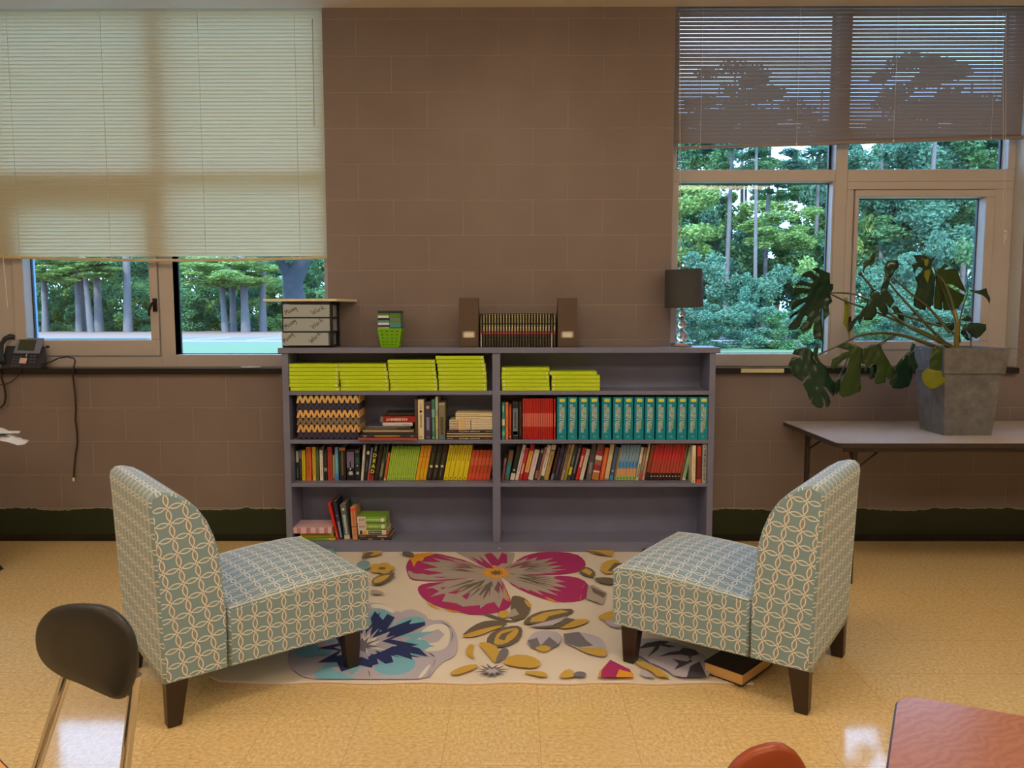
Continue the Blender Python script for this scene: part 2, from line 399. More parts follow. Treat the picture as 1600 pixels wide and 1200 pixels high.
# ------------------------------------------------------------------ windows
FRAME = mat(C(172, 152, 134), 0.4, name='tan_window_metal', var=.04, scale=8)
DARKG = mat((0.01, 0.014, 0.02), 0.5, name='rubber_gasket')
OUTF = mat((0.55, 0.60, 0.66), 0.4, name='outer_window_metal')
GLASS = glass_pane_material()
FY, FB = 0.112, 0.20
def bar(mb, x0, z0, x1, z1, y0=FY, y1=FB, mi=0): mb.box(x0, y0, z0, x1, y1, z1, mi)
def xz(px, py, Y=FY):
    p = at(px, py, Y); return p.x, p.z
def window(name, x0, x1, mull, transom, cas, fix, panes):
    """x0..x1 opening; mull (xa, xb); transom (za, zb); cas = casement column rect + glass rect; fix = glass rect of the fixed light"""
    fr = MB(); zb, zt = SILL + .03, HEAD
    ma, mb_ = mull; ta, tb = transom
    cx0, cx1 = (x0, ma) if cas['side'] < 0 else (mb_, x1)
    fx0, fx1 = (mb_, x1) if cas['side'] < 0 else (x0, ma)
    # outer members
    bar(fr, x0, zt - .06, x1, WTOP - .002)
    bar(fr, ma, zb, mb_, zt - .06)
    bar(fr, x0, ta, ma, tb); bar(fr, mb_, ta, x1, tb)
    # fixed light borders
    gx0, gx1, gz0, gz1 = fix
    bar(fr, fx0, zb, fx1, gz0); bar(fr, fx0, gz0, gx0, ta); bar(fr, gx1, gz0, fx1, ta)
    if gz1 < ta: bar(fr, gx0, gz1, gx1, ta)
    # upper lights
    for a, b in ((fx0, fx1), (cx0, cx1)):
        o = 0.03
        if a == x0: bar(fr, a, tb, a + .045, zt - .06)
        if b == x1: bar(fr, b - .045, tb, b, zt - .06)
    # casement surround
    sx0, sx1, sz0, sz1 = cas['sash']
    bar(fr, cx0, zb, cx1, sz0); bar(fr, cx0, sz0, sx0, sz1); bar(fr, sx1, sz0, cx1, sz1); bar(fr, cx0, sz1, cx1, ta)
    o = struct(fr.build(name, FRAME, bevel=.004)); o['_o'] = tuple(o.location)
    # the opening sash, a hair proud of its frame, with its dark gap
    g0, g1, g2, g3 = cas['glass']; s = MB(); y0 = FY - .012; e = .004
    bar(s, sx0 + e, sz0 + e, sx1 - e, g2, y0); bar(s, sx0 + e, g3, sx1 - e, sz1 - e, y0)
    bar(s, sx0 + e, g2, g0, g3, y0); bar(s, g1, g2, sx1 - e, g3, y0)
    sash = s.build('sash', FRAME, o, bevel=.005)
    gk = MB()
    for (a, b, c, d, yy) in ((gx0, gx1, gz0, gz1, .178), (g0, g1, g2, g3, .178)) + tuple((p[0], p[1], p[2], p[3], .178) for p in panes):
        t = .010
        gk.box(a - .01, yy, c - .01, a + t * .5, FB - .002, d + .01); gk.box(b - t * .5, yy, c - .01, b + .01, FB - .002, d + .01)
        gk.box(a, yy, c - .01, b, FB - .002, c + t * .4); gk.box(a, yy, d - t * .4, b, FB - .002, d + .01)
    gk.build('gasket', DARKG, o)
    pn = MB()
    for (a, b, c, d) in ((gx0, gx1, gz0, gz1), (g0, g1, g2, g3)) + tuple(panes): pn.box(a, .186, c, b, .190, d)
    pn.build('pane', GLASS, o)
    return o
# right window
m0, m1 = at(1301, 400, FY).x, at(1320, 400, FY).x
tr = (at(1180, 284, FY).z, at(1180, 265, FY).z)
rt = window('window_2', RW0, RW1, (m0, m1), tr,
    dict(side=1, sash=(at(1331, 400, FY).x, at(1549, 400, FY).x, at(1440, 547, FY).z, at(1440, 296, FY).z),
         glass=(at(1338, 400, FY).x, at(1535, 400, FY).x, at(1440, 533, FY).z, at(1440, 308, FY).z)),
    (at(1059, 400, FY).x, m0 - .012, at(1180, 553, FY).z, tr[0]), ((at(1061, 250, FY).x, m0 - .012, tr[1], HEAD - .06), (m1, RW1 - .05, tr[1], HEAD - .06)))
# left window
n0, n1 = at(249, 450, FY).x, at(271, 450, FY).x
tl = (at(180, 281, FY).z, at(180, 267, FY).z)
lt = window('window_1', LW0, LW1, (n0, n1), tl,
    dict(side=-1, sash=(at(20, 450, FY).x, n0 - .004, at(140, 557, FY).z, at(140, 306, FY).z),
         glass=(at(40, 470, FY).x, at(235, 470, FY).x, at(140, 531, FY).z, at(140, 318, FY).z)),
    (n1, at(507, 450, FY).x, at(340, 554, FY).z, tl[0]), ((LW0 + .05, n0, tl[1], HEAD - .06), (n1 + .005, LW1 - .03, tl[1], HEAD - .06)))
hd = MB(); p = at(243, 478, FY - .012); DARKM = mat((0.035, 0.028, 0.02), 0.35, 0.7, name='bronze_handle')
hd.box(p.x - .012, p.y - .012, p.z - .035, p.x + .012, p.y, p.z + .045)
hd.tube([(p.x, p.y - .012, p.z + .02), (p.x - .004, p.y - .04, p.z + .015), (p.x - .018, p.y - .045, p.z - .03), (p.x - .02, p.y - .045, p.z - .06)], [.007, .007, .006, .007], 8)
hd.build('handle', DARKM, lt)
p = at(1326, 505, FY); hd = MB(); hd.box(p.x - .01, p.y - .012, p.z - .04, p.x + .01, p.y, p.z + .04); hd.tube([(p.x, p.y - .012, p.z), (p.x - .004, p.y - .035, p.z - .01), (p.x - .01, p.y - .04, p.z - .05)], .006, 8)
hd.build('handle', DARKM, rt)

# ------------------------------------------------------------------ venetian blinds
def blind(label, x0, x1, ztop, zl, zr, sag, pitch, tilt, smat, rmat, cords, slat_w=.025, wandx=None, y=.05):
    t = thing('venetian_blind', label, 'blind', ((x0 + x1) / 2, y, ztop))
    MB().box(x0, y - .02, ztop - .03, x1, y + .02, ztop).build('headrail', rmat, t, bevel=.002)
    def zb(x):
        k = (x - x0) / (x1 - x0); return zl + (zr - zl) * k - sag * 4 * k * (1 - k)
    n = int((ztop - .03 - (zl + zr) / 2) / pitch)
    sl = MB(); K = 24
    for i in range(n):
        vs = []; zz0 = ztop - .034 - pitch * (i + .5)
        for j in range(K + 1):
            x = x0 + .004 + (x1 - x0 - .008) * j / K
            full = ztop - .034 - zb(x) - .02
            z = ztop - .034 - full * (i + .5) / n if sag or zl != zr else zz0
            if (zl != zr): z = max(zz0, zb(x) + .016 + (n - i) * .0016)
            if sag: z = zz0 if i < n * .6 else (zz0 * (1 - (i / n - .6) / .4) + z * ((i / n - .6) / .4))
            c, s_ = math.cos(tilt), math.sin(tilt); crown = .0022
            for q in (-1, 0, 1):
                a = q * slat_w / 2
                vs.append((x, y + a * c + (crown * s_ if q == 0 else 0), z + a * s_ - (0 if q == 0 else crown * c)))
        fs = []
        for j in range(K):
            for q in (0, 1): fs.append((j * 3 + q, j * 3 + 3 + q, j * 3 + 4 + q, j * 3 + 1 + q))
        sl.add(vs, fs, 0, True)
    sl.build('slats', smat, t)
    r = MB(); K2 = 16; vs = []
    for j in range(K2 + 1):
        x = x0 + (x1 - x0) * j / K2; z = zb(x)
        vs += [(x, y - .014, z), (x, y + .014, z), (x, y + .014, z + .016), (x, y - .014, z + .016)]
    fs = [(0, 1, 2, 3), tuple(K2 * 4 + q for q in (3, 2, 1, 0))]
    for j in range(K2):
        for q in range(4): fs.append((j * 4 + q, j * 4 + (q + 1) % 4, j * 4 + 4 + (q + 1) % 4, j * 4 + 4 + q))
    r.add(vs, fs); r.build('bottom_rail', rmat, t, bevel=.003)
    for cx in cords:
        c = MB()
        for yy in (y - .0135, y + .0135): c.tube([(cx, yy, ztop - .03), (cx, yy, zb(cx) + .01)], .0009, 5)
        c.box(cx - .004, y - .016, zb(cx) + .002, cx + .004, y - .0138, zb(cx) + .014)
        c.build('ladder_cord', mat((.7, .68, .6), .7, name='cord'), t)
    return t
SLL = slat_material('ivory_slat', C(200, 188, 156), (0.70, 0.55, 0.35), 0.27)
RLL = mat(C(190, 160, 112), 0.4, name='ivory_rail')
SLR = slat_material('taupe_slat', C(128, 106, 88), (0.30, 0.26, 0.24), 0.10)
RLR = mat(C(128, 104, 88), 0.4, name='taupe_rail')
bl = blind('ivory venetian blind lowered nearly to the sill, glowing with daylight', LW0 + .01, LW1 - .004, 3.26, at(0, 402, .05).z, at(513, 404, .05).z, .022, .0213, R(-64), SLL, RLL,
           [at(x, 400, .05).x for x in (33, 175, 323, 470)])
br_ = blind('taupe venetian blind pulled up crookedly above the potted plant window', RW0 + .004, RW1 - .012, 3.26, at(1050, 234, .05).z, at(1592, 217, .05).z, 0, .0222, R(72), SLR, RLR,
           [at(x, 200, .05).x for x in (1094, 1244, 1395, 1547)])
WAND = mat((.6, .6, .55), .2, name='clear_wand')
a, b = at(488, 30, .028), at(491, 197, .028); MB().tube([a, b], .003, 6).build('wand', WAND, bl)
cdm = mat((.75, .72, .62), .7, name='cord')
MB().tube([at(4, 395, .02), at(12, 480, .02)], .002, 6).build('pull_cord', cdm, bl)
m = MB(); m.tube([at(1572, 20, .02), at(1571, 345, .02)], .0013, 5); m.tube([at(1567, 20, .025), at(1568, 360, .025)], .0013, 5)
m.ball(at(1571, 362, .02), .008, 8); m.tube([at(1571, 366, .02), at(1569, 382, .02)], [.006, .002], 6); m.build('pull_cord', cdm, br_)
m = MB(); m.tube([at(1062, 20, .022), at(1063, 470, .022)], .0016, 5); m.build('pull_cord', cdm, br_)

# ------------------------------------------------------------------ ceiling lights (the lamps that light the room)
EM = emit_material(LAMP_COLOR, LAMP_STRENGTH); LF = mat((.8, .8, .8), .4, name='white_troffer')
names = [('left', -2.7), ('middle', 0.0), ('right', 2.7)]
for yy, row in ((-2.7, 'row nearer the windows'), (-5.2, 'row farther from the windows')):
    for nm, xx in names:
        t = thing('ceiling_light', 'wraparound fluorescent ceiling light, %s one of the %s' % (nm, row), 'ceiling light', (xx, yy, CEIL_Z), 0, 'ceiling lights')
        f = MB()
        for (a, b, c, d) in ((-.62, -.32, .62, -.29), (-.62, .29, .62, .32), (-.62, -.29, -.59, .29), (.59, -.29, .62, .29)): f.box(xx + a, yy + b, CEIL_Z - .025, xx + c, yy + d, CEIL_Z)
        f.build('light_frame', LF, t); MB().box(xx - .59, yy - .29, CEIL_Z - .095, xx + .59, yy + .29, CEIL_Z - .026).build('diffuser', EM, t)
# ------------------------------------------------------------------ bookshelf
SX0, SX1, SI0, SI1, DV0, DV1 = -1.320, 1.124, -1.284, 1.090, -0.133, -0.088
SF, SB = -0.24, -0.008
ZT0, ZT1 = 1.150, 1.180
Z1, Z2, Z3, Z4 = (0.912, 0.935), (0.634, 0.656), (0.384, 0.405), (0.0, 0.062)
bs = thing('bookshelf', 'long low blue-grey painted wooden bookshelf full of books', 'bookshelf', ((SX0 + SX1) / 2, -.12, 0))
def sb(name, *a): return MB().box(*a).build(name, SHELF, bs, bevel=.0015)
sb('top_board', -1.337, SF - .012, ZT0, 1.146, SB, ZT1)
sb('side_panel', SX0, SF, 0, SI0, SB, ZT0); sb('side_panel', SI1, SF, 0, SX1, SB, ZT0)
sb('divider', DV0, SF, Z4[1], DV1, SB - .01, ZT0)
for a, b in ((SI0, DV0), (DV1, SI1)):
    for z in (Z1, Z2, Z3): sb('shelf_board', a, SF + .002, z[0], b, SB - .01, z[1])
    sb('bottom_board', a, SF + .002, Z4[1] - .02, b, SB - .01, Z4[1])
sb('kick_board', SX0 + .001, SF - .006, 0, SX1 - .001, SF + .0, Z4[1] - .001)
sb('back_panel', SI0, SB - .01, 0, SI1, SB, ZT0)

# ------------------------------------------------------------------ books
PAGE = mat((0.62, 0.52, 0.36), 0.8, name='book_pages', scale=300, var=.1)
ORD = ['first', 'second', 'third', 'fourth', 'fifth', 'sixth', 'seventh', 'eighth', 'ninth', 'tenth', 'eleventh', 'twelfth', 'thirteenth', 'fourteenth', 'fifteenth', 'sixteenth',
       'seventeenth', 'eighteenth', 'nineteenth', 'twentieth', 'twenty-first', 'twenty-second', 'twenty-third', 'twenty-fourth', 'twenty-fifth', 'twenty-sixth', 'twenty-seventh']
def book_mesh(t, h, d, col, deco=(), rough=.4, c=.0015):
    """upright book, spine towards -y; deco in fractions of the spine height"""
    m = MB(); mats = [P(*col, rough=rough), PAGE]
    def mi(rgb):
        k = P(*rgb, rough=.45)
        if k not in mats: mats.append(k)
        return mats.index(k)
    r = min(.003, t * .25)
    m.prism([(0, r, 0), (r * .4, r * .25, 0), (r, 0, 0), (t - r, 0, 0), (t - r * .4, r * .25, 0), (t, r, 0), (t, r + c, 0), (0, r + c, 0)], (0, 0, h))
    m.box(0, r, 0, c, d, h); m.box(t - c, r, 0, t, d, h)
    m.box(c, r + c, .002, t - c, d - .003, h - .003, 1)
    e = -.0004
    for q in deco:
        if q[0] == 'b': m.box(r * .3, e, q[1] * h, t - r * .3, r, q[2] * h, mi(q[3]))
        elif q[0] == 'p': m.box(q[1] * t, e * 1.6, q[2] * h, q[3] * t, r, q[4] * h, mi(q[5]))   # panel x0,z0,x1,z1
        elif q[0] == 's':                                                              # small print
            k = mi(q[3]); rnd = random.Random(int(t * 1e5) + int(q[1] * 100)); z = q[1] * h; wd = q[4] if len(q) > 4 else .45
            while z < q[2] * h:
                l = rnd.uniform(.0022, .0042); a = rnd.uniform(0, .1)
                m.box(t * (.5 - wd / 2 + a), e * 2, z, t * (.5 + wd / 2 - a * .5), 0, z + l, k); z += l + .0018
        elif q[0] == 't':                                                              # lettering reading downwards
            letter(m, q[1], (t * (q[5] if len(q) > 5 else .5), e * 2.4, q[2] * h), (0, 0, -1), (1, 0, 0), t * q[4], mi(q[3][:3]), fit=(q[6] * h if len(q) > 6 else None), bold=.02)
        elif q[0] == 'T':                                                              # upright letters stacked
            n = len(q[1])
            for i, ch in enumerate(q[1]): letter(m, ch, (t * .5, e * 2.4, h * (q[3] - (q[3] - q[2]) * i / max(1, n - 1))), (1, 0, 0), (0, 0, 1), q[5], mi(q[4]), bold=.03)
        elif q[0] == 'o': m.prism([(t * .5 + q[2] * math.cos(a * PI / 6), e * 1.8, q[1] * h + q[2] * math.sin(a * PI / 6)) for a in range(12)][::-1], (0, -.0003, 0), mi(q[3]))
    return m, mats
def place_book(m, mats, x, y, z, lean, label, group=None, name='book'):
    M = Matrix.Translation((x, y, z)) @ Matrix.Rotation(R(lean), 4, 'Y')
    o = m.build(name, mats, None, origin=(0, 0, 0)); o.matrix_world = M
    return tag(o, label, 'book', group)
def upright(px0, px1, pytop, lean, zb, col, deco, label, Y=-.16, d=.135, group=None):
    x0, x1 = at(px0, 750, Y).x, at(px1, 750, Y).x
    t = (x1 - x0) * math.cos(R(lean)) * .97
    zt = at(px0, pytop, Y).z; h = (zt - zb) / math.cos(R(lean)) - abs(t * math.tan(R(lean))) * .5
    x = x0; z = zb
    if lean > 0: z = zb + t * math.sin(R(lean))         # rests on its lower right corner
    m, mats = book_mesh(t, h, d, col, deco)
    return place_book(m, mats, x, Y, z + .0003, lean, label, group)
def flat(x0, x1, z0, z1, Y, d, col, deco, label, group=None, yaw=0, upside=False):
    """lying book, spine to the front; deco runs left to right (or right to left)"""
    L = x1 - x0; t = z1 - z0
    m, mats = book_mesh(t * .96, L, d, col, deco)
    if not upside: Mx = Matrix.Rotation(R(-90), 4, 'Y') @ Matrix.Translation((0, 0, 0)); M = Matrix.Translation((x1, Y, z0)) @ Matrix.Rotation(R(yaw), 4, 'Z') @ Mx
    else: M = Matrix.Translation((x0, Y, z0 + t * .96)) @ Matrix.Rotation(R(yaw), 4, 'Z') @ Matrix.Rotation(R(90), 4, 'Y')
    o = m.build('book', mats, None, origin=(0, 0, 0)); o.matrix_world = M
    return tag(o, label, 'book', group)

# lime green textbooks lying in stacks on the top shelf
LIME = (186, 196, 22)
gm, gmats = book_mesh(.0205, .268, .20, LIME, [('o', .045, .0055, (235, 232, 160)), ('s', .82, .93, (226, 226, 120), .25), ('s', .38, .62, (176, 186, 30), .2)])
gproto = None
def stack(px0, px1, tops, base, desc, flip=()):
    """tops: list of (x shift px) from bottom to top"""
    global gproto
    x0 = at(px0, 600, SF).x; x1 = at(px1, 600, SF).x
    n = len(tops)
    for i, s in enumerate(tops):
        xs = s * .0037; zz = Z1[1] + i * .0222 + .0004
        f = i in flip
        if f: M = Matrix.Translation((x0 + xs, SF + .004 + (i % 3) * .002, zz + .0205)) @ Matrix.Rotation(R(90), 4, 'Y')
        else: M = Matrix.Translation((x1 + xs, SF + .004 + (i % 3) * .002, zz)) @ Matrix.Rotation(R(-90), 4, 'Y')
        if gproto is None: gproto = gm.build('textbook', gmats, None, origin=(0, 0, 0)); o = gproto
        else: o = dup(gproto)
        o.matrix_world = M @ Matrix.Diagonal((1, 1, (x1 - x0) / .268, 1))
        pos = 'top' if i == n - 1 else 'bottom' if i == 0 else ORD[i] + ' from bottom'
        tag(o, 'lime green textbook, %s of the %s' % (pos, desc), 'book', 'lime green textbooks on the top shelf')
stack(453.5, 530.5, [0, -2, -1.5, -1.5, -1.5, -1.5, -1.5], 0, 'leftmost lime stack on the shelf')
stack(532, 607.5, [0, 0, -.6, -1.5, -1.5, -3, -4.2], 0, 'lime stack second from left')
stack(609.5, 683.5, [0, 0, -.6, -1.6, -2, -3, -3.2, -3.6], 0, 'eight-book lime stack, third from left')
stack(685.5, 760.5, [0, 0, 0, -.8, -.5, -1.6, -2, -3.6, -4.6], 0, 'tallest lime stack, beside the divider')
stack(784.5, 859, [0, -.3, -.8, -.8, -.6, -.4], 0, 'lime stack just right of the divider', flip=(0, 1, 2, 5))
stack(862, 937.5, [0, 0, 0, 0, -5], 0, 'shortest lime stack, rightmost on the shelf', flip=(0, 1, 2, 3, 4))

# ---- second shelf, left bay
S2 = Z2[1] + .0004
def Xa(px, Y=SF): return at(px, 660, Y).x
BK = 'small print'
flat(Xa(560), Xa(652), S2, S2 + .016, -.262, .22, (150, 62, 54), [('b', 0, 1, (152, 66, 58))], 'wide dark red magazine at the bottom of the messy stack')
flat(Xa(563.5), Xa(651), S2 + .0165, S2 + .031, -.25, .20, (60, 50, 56), [('p', .2, .3, .8, .75, (176, 118, 40)), ('s', .06, .1, (220, 210, 200), .4), ('s', .9, .95, (220, 210, 200), .4)], 'thin dark magazine with a gold spine strip, on the red one')
flat(Xa(566), Xa(648), S2 + .0315, S2 + .043, -.235, .20, (62, 44, 30), [('b', .0, .9, (66, 48, 34))], 'dark brown closed book under the beige binding, mid stack')
flat(Xa(566), Xa(646), S2 + .0435, S2 + .056, -.235, .19, (150, 122, 84), [('b', .05, .95, (170, 140, 98))], 'beige bound book in the middle of the messy stack', yaw=0)
flat(Xa(567.5), Xa(640.5), S2 + .0565, S2 + .070, -.230, .19, (58, 48, 40), [('b', .3, .95, (92, 80, 66))], 'dark olive book above the beige book in the stack')
flat(Xa(568), Xa(641), S2 + .0705, S2 + .077, -.230, .18, (86, 78, 84), [('b', .1, .9, (120, 112, 120))], 'thin grey pamphlet below the white-spined paperback')
flat(Xa(596), Xa(644), S2 + .0775, S2 + .0985, -.225, .15, (205, 178, 160), [('s', .1, .35, (130, 100, 90), .3), ('s', .45, .7, (200, 190, 178), .3), ('b', .97, 1, (110, 90, 100))], 'pale pink paperback under the red book')
flat(Xa(593.5), Xa(649), S2 + .099, S2 + .133, -.225, .15, (150, 28, 22), [('p', .0, 0.0, 1, .08, (110, 100, 92)), ('p', .3, .3, .8, .7, (196, 84, 30)), ('t', 'ALLEGIANT', .47, (232, 214, 190), .62, .5, .62)], 'thick red paperback lying upside down on the messy stack', upside=True)
flat(Xa(600), Xa(648), S2 + .1335, S2 + .148, -.19, .13, (52, 42, 34), [('b', .1, .9, (60, 50, 40))], 'dark book on the very top of the messy stack')
def up2(u0, u1, v, col, deco, label, Y=-.222, d=.17, lean=0): return upright(555 + u0 / 6.957, 555 + u1 / 6.957, 610 + v / 6.957, lean, S2, col, deco, label, Y, d)
up2(655, 686, 95, (78, 66, 54), [('s', .1, .9, (96, 58, 40), .5)], 'thin dark upright book left of the cream one, second shelf')
up2(690, 756, 100, (226, 190, 140), [('o', .70, .0075, (40, 30, 30)), ('s', .3, .62, (130, 80, 60), .35), ('o', .06, .004, (60, 50, 40)), ('s', .75, .9, (140, 90, 70), .25)], 'cream upright book with a black dot on its spine')
up2(760, 836, 132, (58, 46, 64), [('o', .87, .009, (190, 160, 90)), ('s', .25, .6, (150, 140, 170), .5), ('s', .03, .07, (160, 130, 90), .4)], 'dark purple upright book with a gold disc on its spine')
up2(838, 876, 98, (68, 108, 82), [('b', .55, .75, (120, 160, 140)), ('s', .2, .5, (160, 190, 170), .3), ('o', .04, .004, (225, 225, 210))], 'green upright book beside the tall pale one')
up2(880, 908, 68, (158, 150, 112), [('b', .25, .55, (190, 168, 100)), ('b', .7, .98, (176, 172, 150))], 'tallest thin pale upright book on the second shelf')
up2(914, 985, 132, (128, 114, 84), [('s', .12, .6, (56, 48, 36), .55), ('b', 0, .1, (90, 110, 116)), ('b', .93, .98, (160, 150, 120))], 'khaki upright book at the right end of its group')
for i in range(2):
    nm = ('lower', 'upper')[i]
    flat(Xa(697 + 14.5), Xa(769), S2 + .112 + i * .021, S2 + .132 + i * .021, -.225, .17, (222, 186, 132), [('s', .35, .9, (150, 110, 70), .22)], '%s of two cream books on the stack beside the divider' % nm, 'cream books on the stack beside the divider')
for i in range(4):
    flat(Xa(702), Xa(769), S2 + .055 + i * .0142, S2 + .069 + i * .0142, -.228, .16, (216, 190, 150), [('p', 0, .62, 1, .80, (222, 176, 116)), ('s', .84, .97, (120, 84, 60), .5), ('p', .1, .49, .9, .51, (96, 50, 34)), ('p', .2, .80, .8, .82, (110, 60, 40)), ('s', .05, .4, (190, 166, 140), .4), ('s', .55, .75, (170, 110, 60), .3)],
         'patterned pale paperback, %s of four beside the divider' % ('bottom', 'second from bottom', 'third from bottom', 'top')[i], 'patterned pale paperbacks beside the divider')
for i in range(4):
    dec = [('t', 'HITLER YOUTH', .5, (225, 210, 190), .62, .5, .45), ('s', .86, .97, (190, 170, 150), .3), ('s', .04, .17, (150, 90, 80), .3)] if i in (0, 3) else [('b', .01, .99, (60, 44, 34)), ('p', .3, .0, .75, 1, (206, 172, 120))]
    flat(Xa(697.5), Xa(769), S2 + i * .0136, S2 + .0134 + i * .0136, -.234, .19, (52, 34, 26), dec,
         'wide black paperback, %s of four under the patterned ones' % ('bottom', 'second from bottom', 'third from bottom', 'top')[i], 'wide black paperbacks beside the divider', upside=(i == 3))

# ---- second shelf, right bay (zoomed crop: 9.41 px per px)
def up3(u0, u1, v, col, deco, label, Y=-.222, d=.17, group=None): return upright(770 + u0 / 9.41, 770 + u1 / 9.41, 610 + v / 9.41, 0, S2, col, deco, label, Y, d, group)
up3(136, 180, 185, (46, 132, 112), [('b', .38, .55, (226, 210, 160)), ('b', .1, .22, (130, 170, 140)), ('s', .75, .9, (210, 225, 215), .5)], 'green patterned book leaning on the divider, second shelf right')
up3(188, 232, 178, (226, 104, 52), [('s', .3, .7, (200, 84, 40), .2)], 'orange book just right of the green patterned book')
up3(238, 278, 215, (156, 38, 20), [('s', .3, .93, (226, 120, 40), .35), ('o', .08, .004, (235, 225, 210))], 'red book with orange lettering beside the grey one')
up3(288, 378, 185, (34, 28, 28), [('p', .08, .1, .92, .85, (110, 108, 106)), ('s', .3, .75, (40, 36, 36), .3), ('p', .1, .12, .9, .22, (170, 176, 184))], 'thick black book with a grey picture on its spine')
up3(384, 434, 165, (30, 24, 22), [('s', .1, .9, (120, 100, 60), .16)], 'black book with a thin gold line left of the reds')
# thin red paperbacks
u0 = 440; n = 17; step_ = (886 - u0) / n
rp = None
for i in range(n + 1):
    ua = u0 + i * step_ if i < n else 898
    x0 = at(770 + ua / 9.41, 660, -.232).x; x1 = at(770 + (ua + step_) / 9.41, 660, -.232).x
    if rp is None:
        hh = at(820, 623, -.232).z - S2
        m, ms = book_mesh((x1 - x0) * .93, hh, .19, (176, 34, 26), [('b', .31, .65, (206, 84, 60)), ('s', .34, .62, (232, 140, 110), .3)]); rp = m.build('paperback', ms, None, origin=(0, 0, 0)); o = rp
    else: o = dup(rp)
    o.location = (x0, -.232 + (i % 3) * .0015, S2); o.rotation_euler = (0, 0, 0)
    tag(o, 'thin red paperback, %s from left in the red row' % ORD[i] if i < n else 'thin red paperback standing apart at the right end of the red row', 'book', 'thin red paperbacks on the second shelf')
# teal dictionaries
pos = [870.3, 887, 904.4, 921.6] + [940 + q / 8.89 for q in (2, 158, 303, 454, 602, 755, 903, 1052, 1202, 1345)]
dp = None
for i, px in enumerate(pos):
    x0 = at(px, 660, -.236).x; x1 = at(px + 15.5, 660, -.236).x
    if dp is None:
        hh = at(900, 620.8, -.236).z - S2; t = x1 - x0
        m, ms = book_mesh(t * .97, hh, .19, (0, 124, 130), [('p', .25, .89, .82, .965, (226, 190, 60)), ('t', 'DICTIONARY & THESAURUS', .50, (214, 226, 200), .42, .36, .66), ('t', "WEBSTER'S", .62, (200, 210, 150), .34, .64, .30), ('t', 'Notebook', .36, (190, 190, 90), .30, .64, .20), ('o', .07, .008, (70, 150, 120))], rough=.35)
        dp = m.build('dictionary', ms, None, origin=(0, 0, 0)); o = dp
    else: o = dup(dp)
    o.location = (x0, -.236 + (i % 4) * .001, S2); o.rotation_euler = (0, R(-.9) if i == 3 else 0, 0)
    tag(o, 'thick teal dictionary, %s from left in the teal row' % ORD[i], 'book', 'teal dictionaries on the second shelf')

# ---- third shelf, left bay
S3 = Z3[1]
Bk, Wt = (34, 28, 26), (220, 205, 180)
def L3(u0, u1, v, lean, col, deco, label, group=None): return upright(450 + u0 / 9.41, 450 + u1 / 9.41, 690 + v / 9.41, lean, S3, col, deco, label, group=group)
W3 = ', third shelf left bay'
L3(125, 166, 138, 0, (44, 56, 44), [('b', .62, 1, (190, 176, 140)), ('s', .1, .4, (150, 150, 140), .3)], 'leftmost book on the third shelf, white above dark green')
L3(170, 203, 118, 0, (46, 44, 52), [('b', .7, .95, (120, 118, 130)), ('s', .1, .6, (110, 110, 120), .3)], 'slim dark grey-blue book, second from left on the third shelf')
L3(206, 262, 130, 0, (206, 172, 20), [('s', .15, .85, (150, 130, 30), .2)], 'plain yellow paperback left of the orange book, third shelf')
L3(272, 350, 82, 0, (198, 92, 38), [('b', 0, .12, (226, 90, 40)), ('s', .3, .7, (130, 60, 30), .2)], 'tall orange book near the left end of the third shelf')
L3(364, 415, 80, 0, (216, 172, 50), [('s', .15, .8, (150, 90, 30), .35)], 'mustard yellow paperback right of the tall orange book')
L3(422, 460, 74, 0, (52, 52, 34), [('b', .0, .9, (84, 96, 60))], 'thin dark green book between mustard and cream ones')
L3(470, 520, 88, 0, (226, 196, 170), [('b', .92, 1, (50, 44, 40)), ('s', .15, .7, (120, 100, 90), .2)], 'thin cream book with a dark top, left of the black one')
L3(532, 582, 126, 0, Bk, [('b', .3, .42, (130, 124, 116)), ('s', .5, .9, (90, 84, 70), .3)], 'black book with a grey band, left of the red one')
L3(586, 655, 78, 0, (172, 56, 42), [('s', .15, .85, (140, 40, 30), .3)], 'wide brick red book near the pale blue one')
L3(660, 690, 200, 0, (150, 140, 90), [('b', 0, .1, (180, 60, 50))], 'short thin olive book between brick red and blue ones')
L3(693, 746, 85, 0, (96, 150, 164), [('b', 0, .2, (70, 130, 170)), ('s', .3, .8, (190, 210, 210), .2)], 'pale blue paperback' + W3)
L3(758, 856, 76, 0, (44, 34, 28), [('b', .88, .97, (170, 100, 50)), ('p', .35, .15, .6, .85, (110, 86, 56))], 'thick black book with an orange head band' + W3)
L3(866, 984, 130, 0, (30, 26, 28), [('p', .05, .42, .95, .95, (120, 98, 118)), ('s', .18, .24, (220, 215, 215), .6), ('s', .26, .31, (220, 215, 215), .5), ('p', .4, .35, .55, .62, (200, 190, 195))], 'thickest black book with a purple picture panel' + W3)
L3(988, 1062, 120, 0, (36, 38, 34), [('p', .2, .55, .8, .75, (50, 84, 70)), ('o', .48, .005, (225, 220, 215)), ('s', .2, .28, (215, 210, 210), .6), ('p', .1, .9, .9, .97, (120, 110, 80))], 'thick black book with a small white emblem' + W3)
L3(1070, 1106, 46, 5, (222, 204, 176), [('s', .35, .55, (60, 54, 50), .3)], 'cream book leaning slightly beside the black ones' + W3)
L3(1114, 1160, 50, 7, (34, 30, 34), [('p', .05, .73, .95, .82, (220, 214, 205)), ('s', .25, .55, (140, 130, 130), .3)], 'leaning black book with a white patch' + W3)
L3(1163, 1192, 90, 8, (130, 130, 134), [('b', 0, .35, (190, 60, 60))], 'thin grey and red book left of the DEAD book')
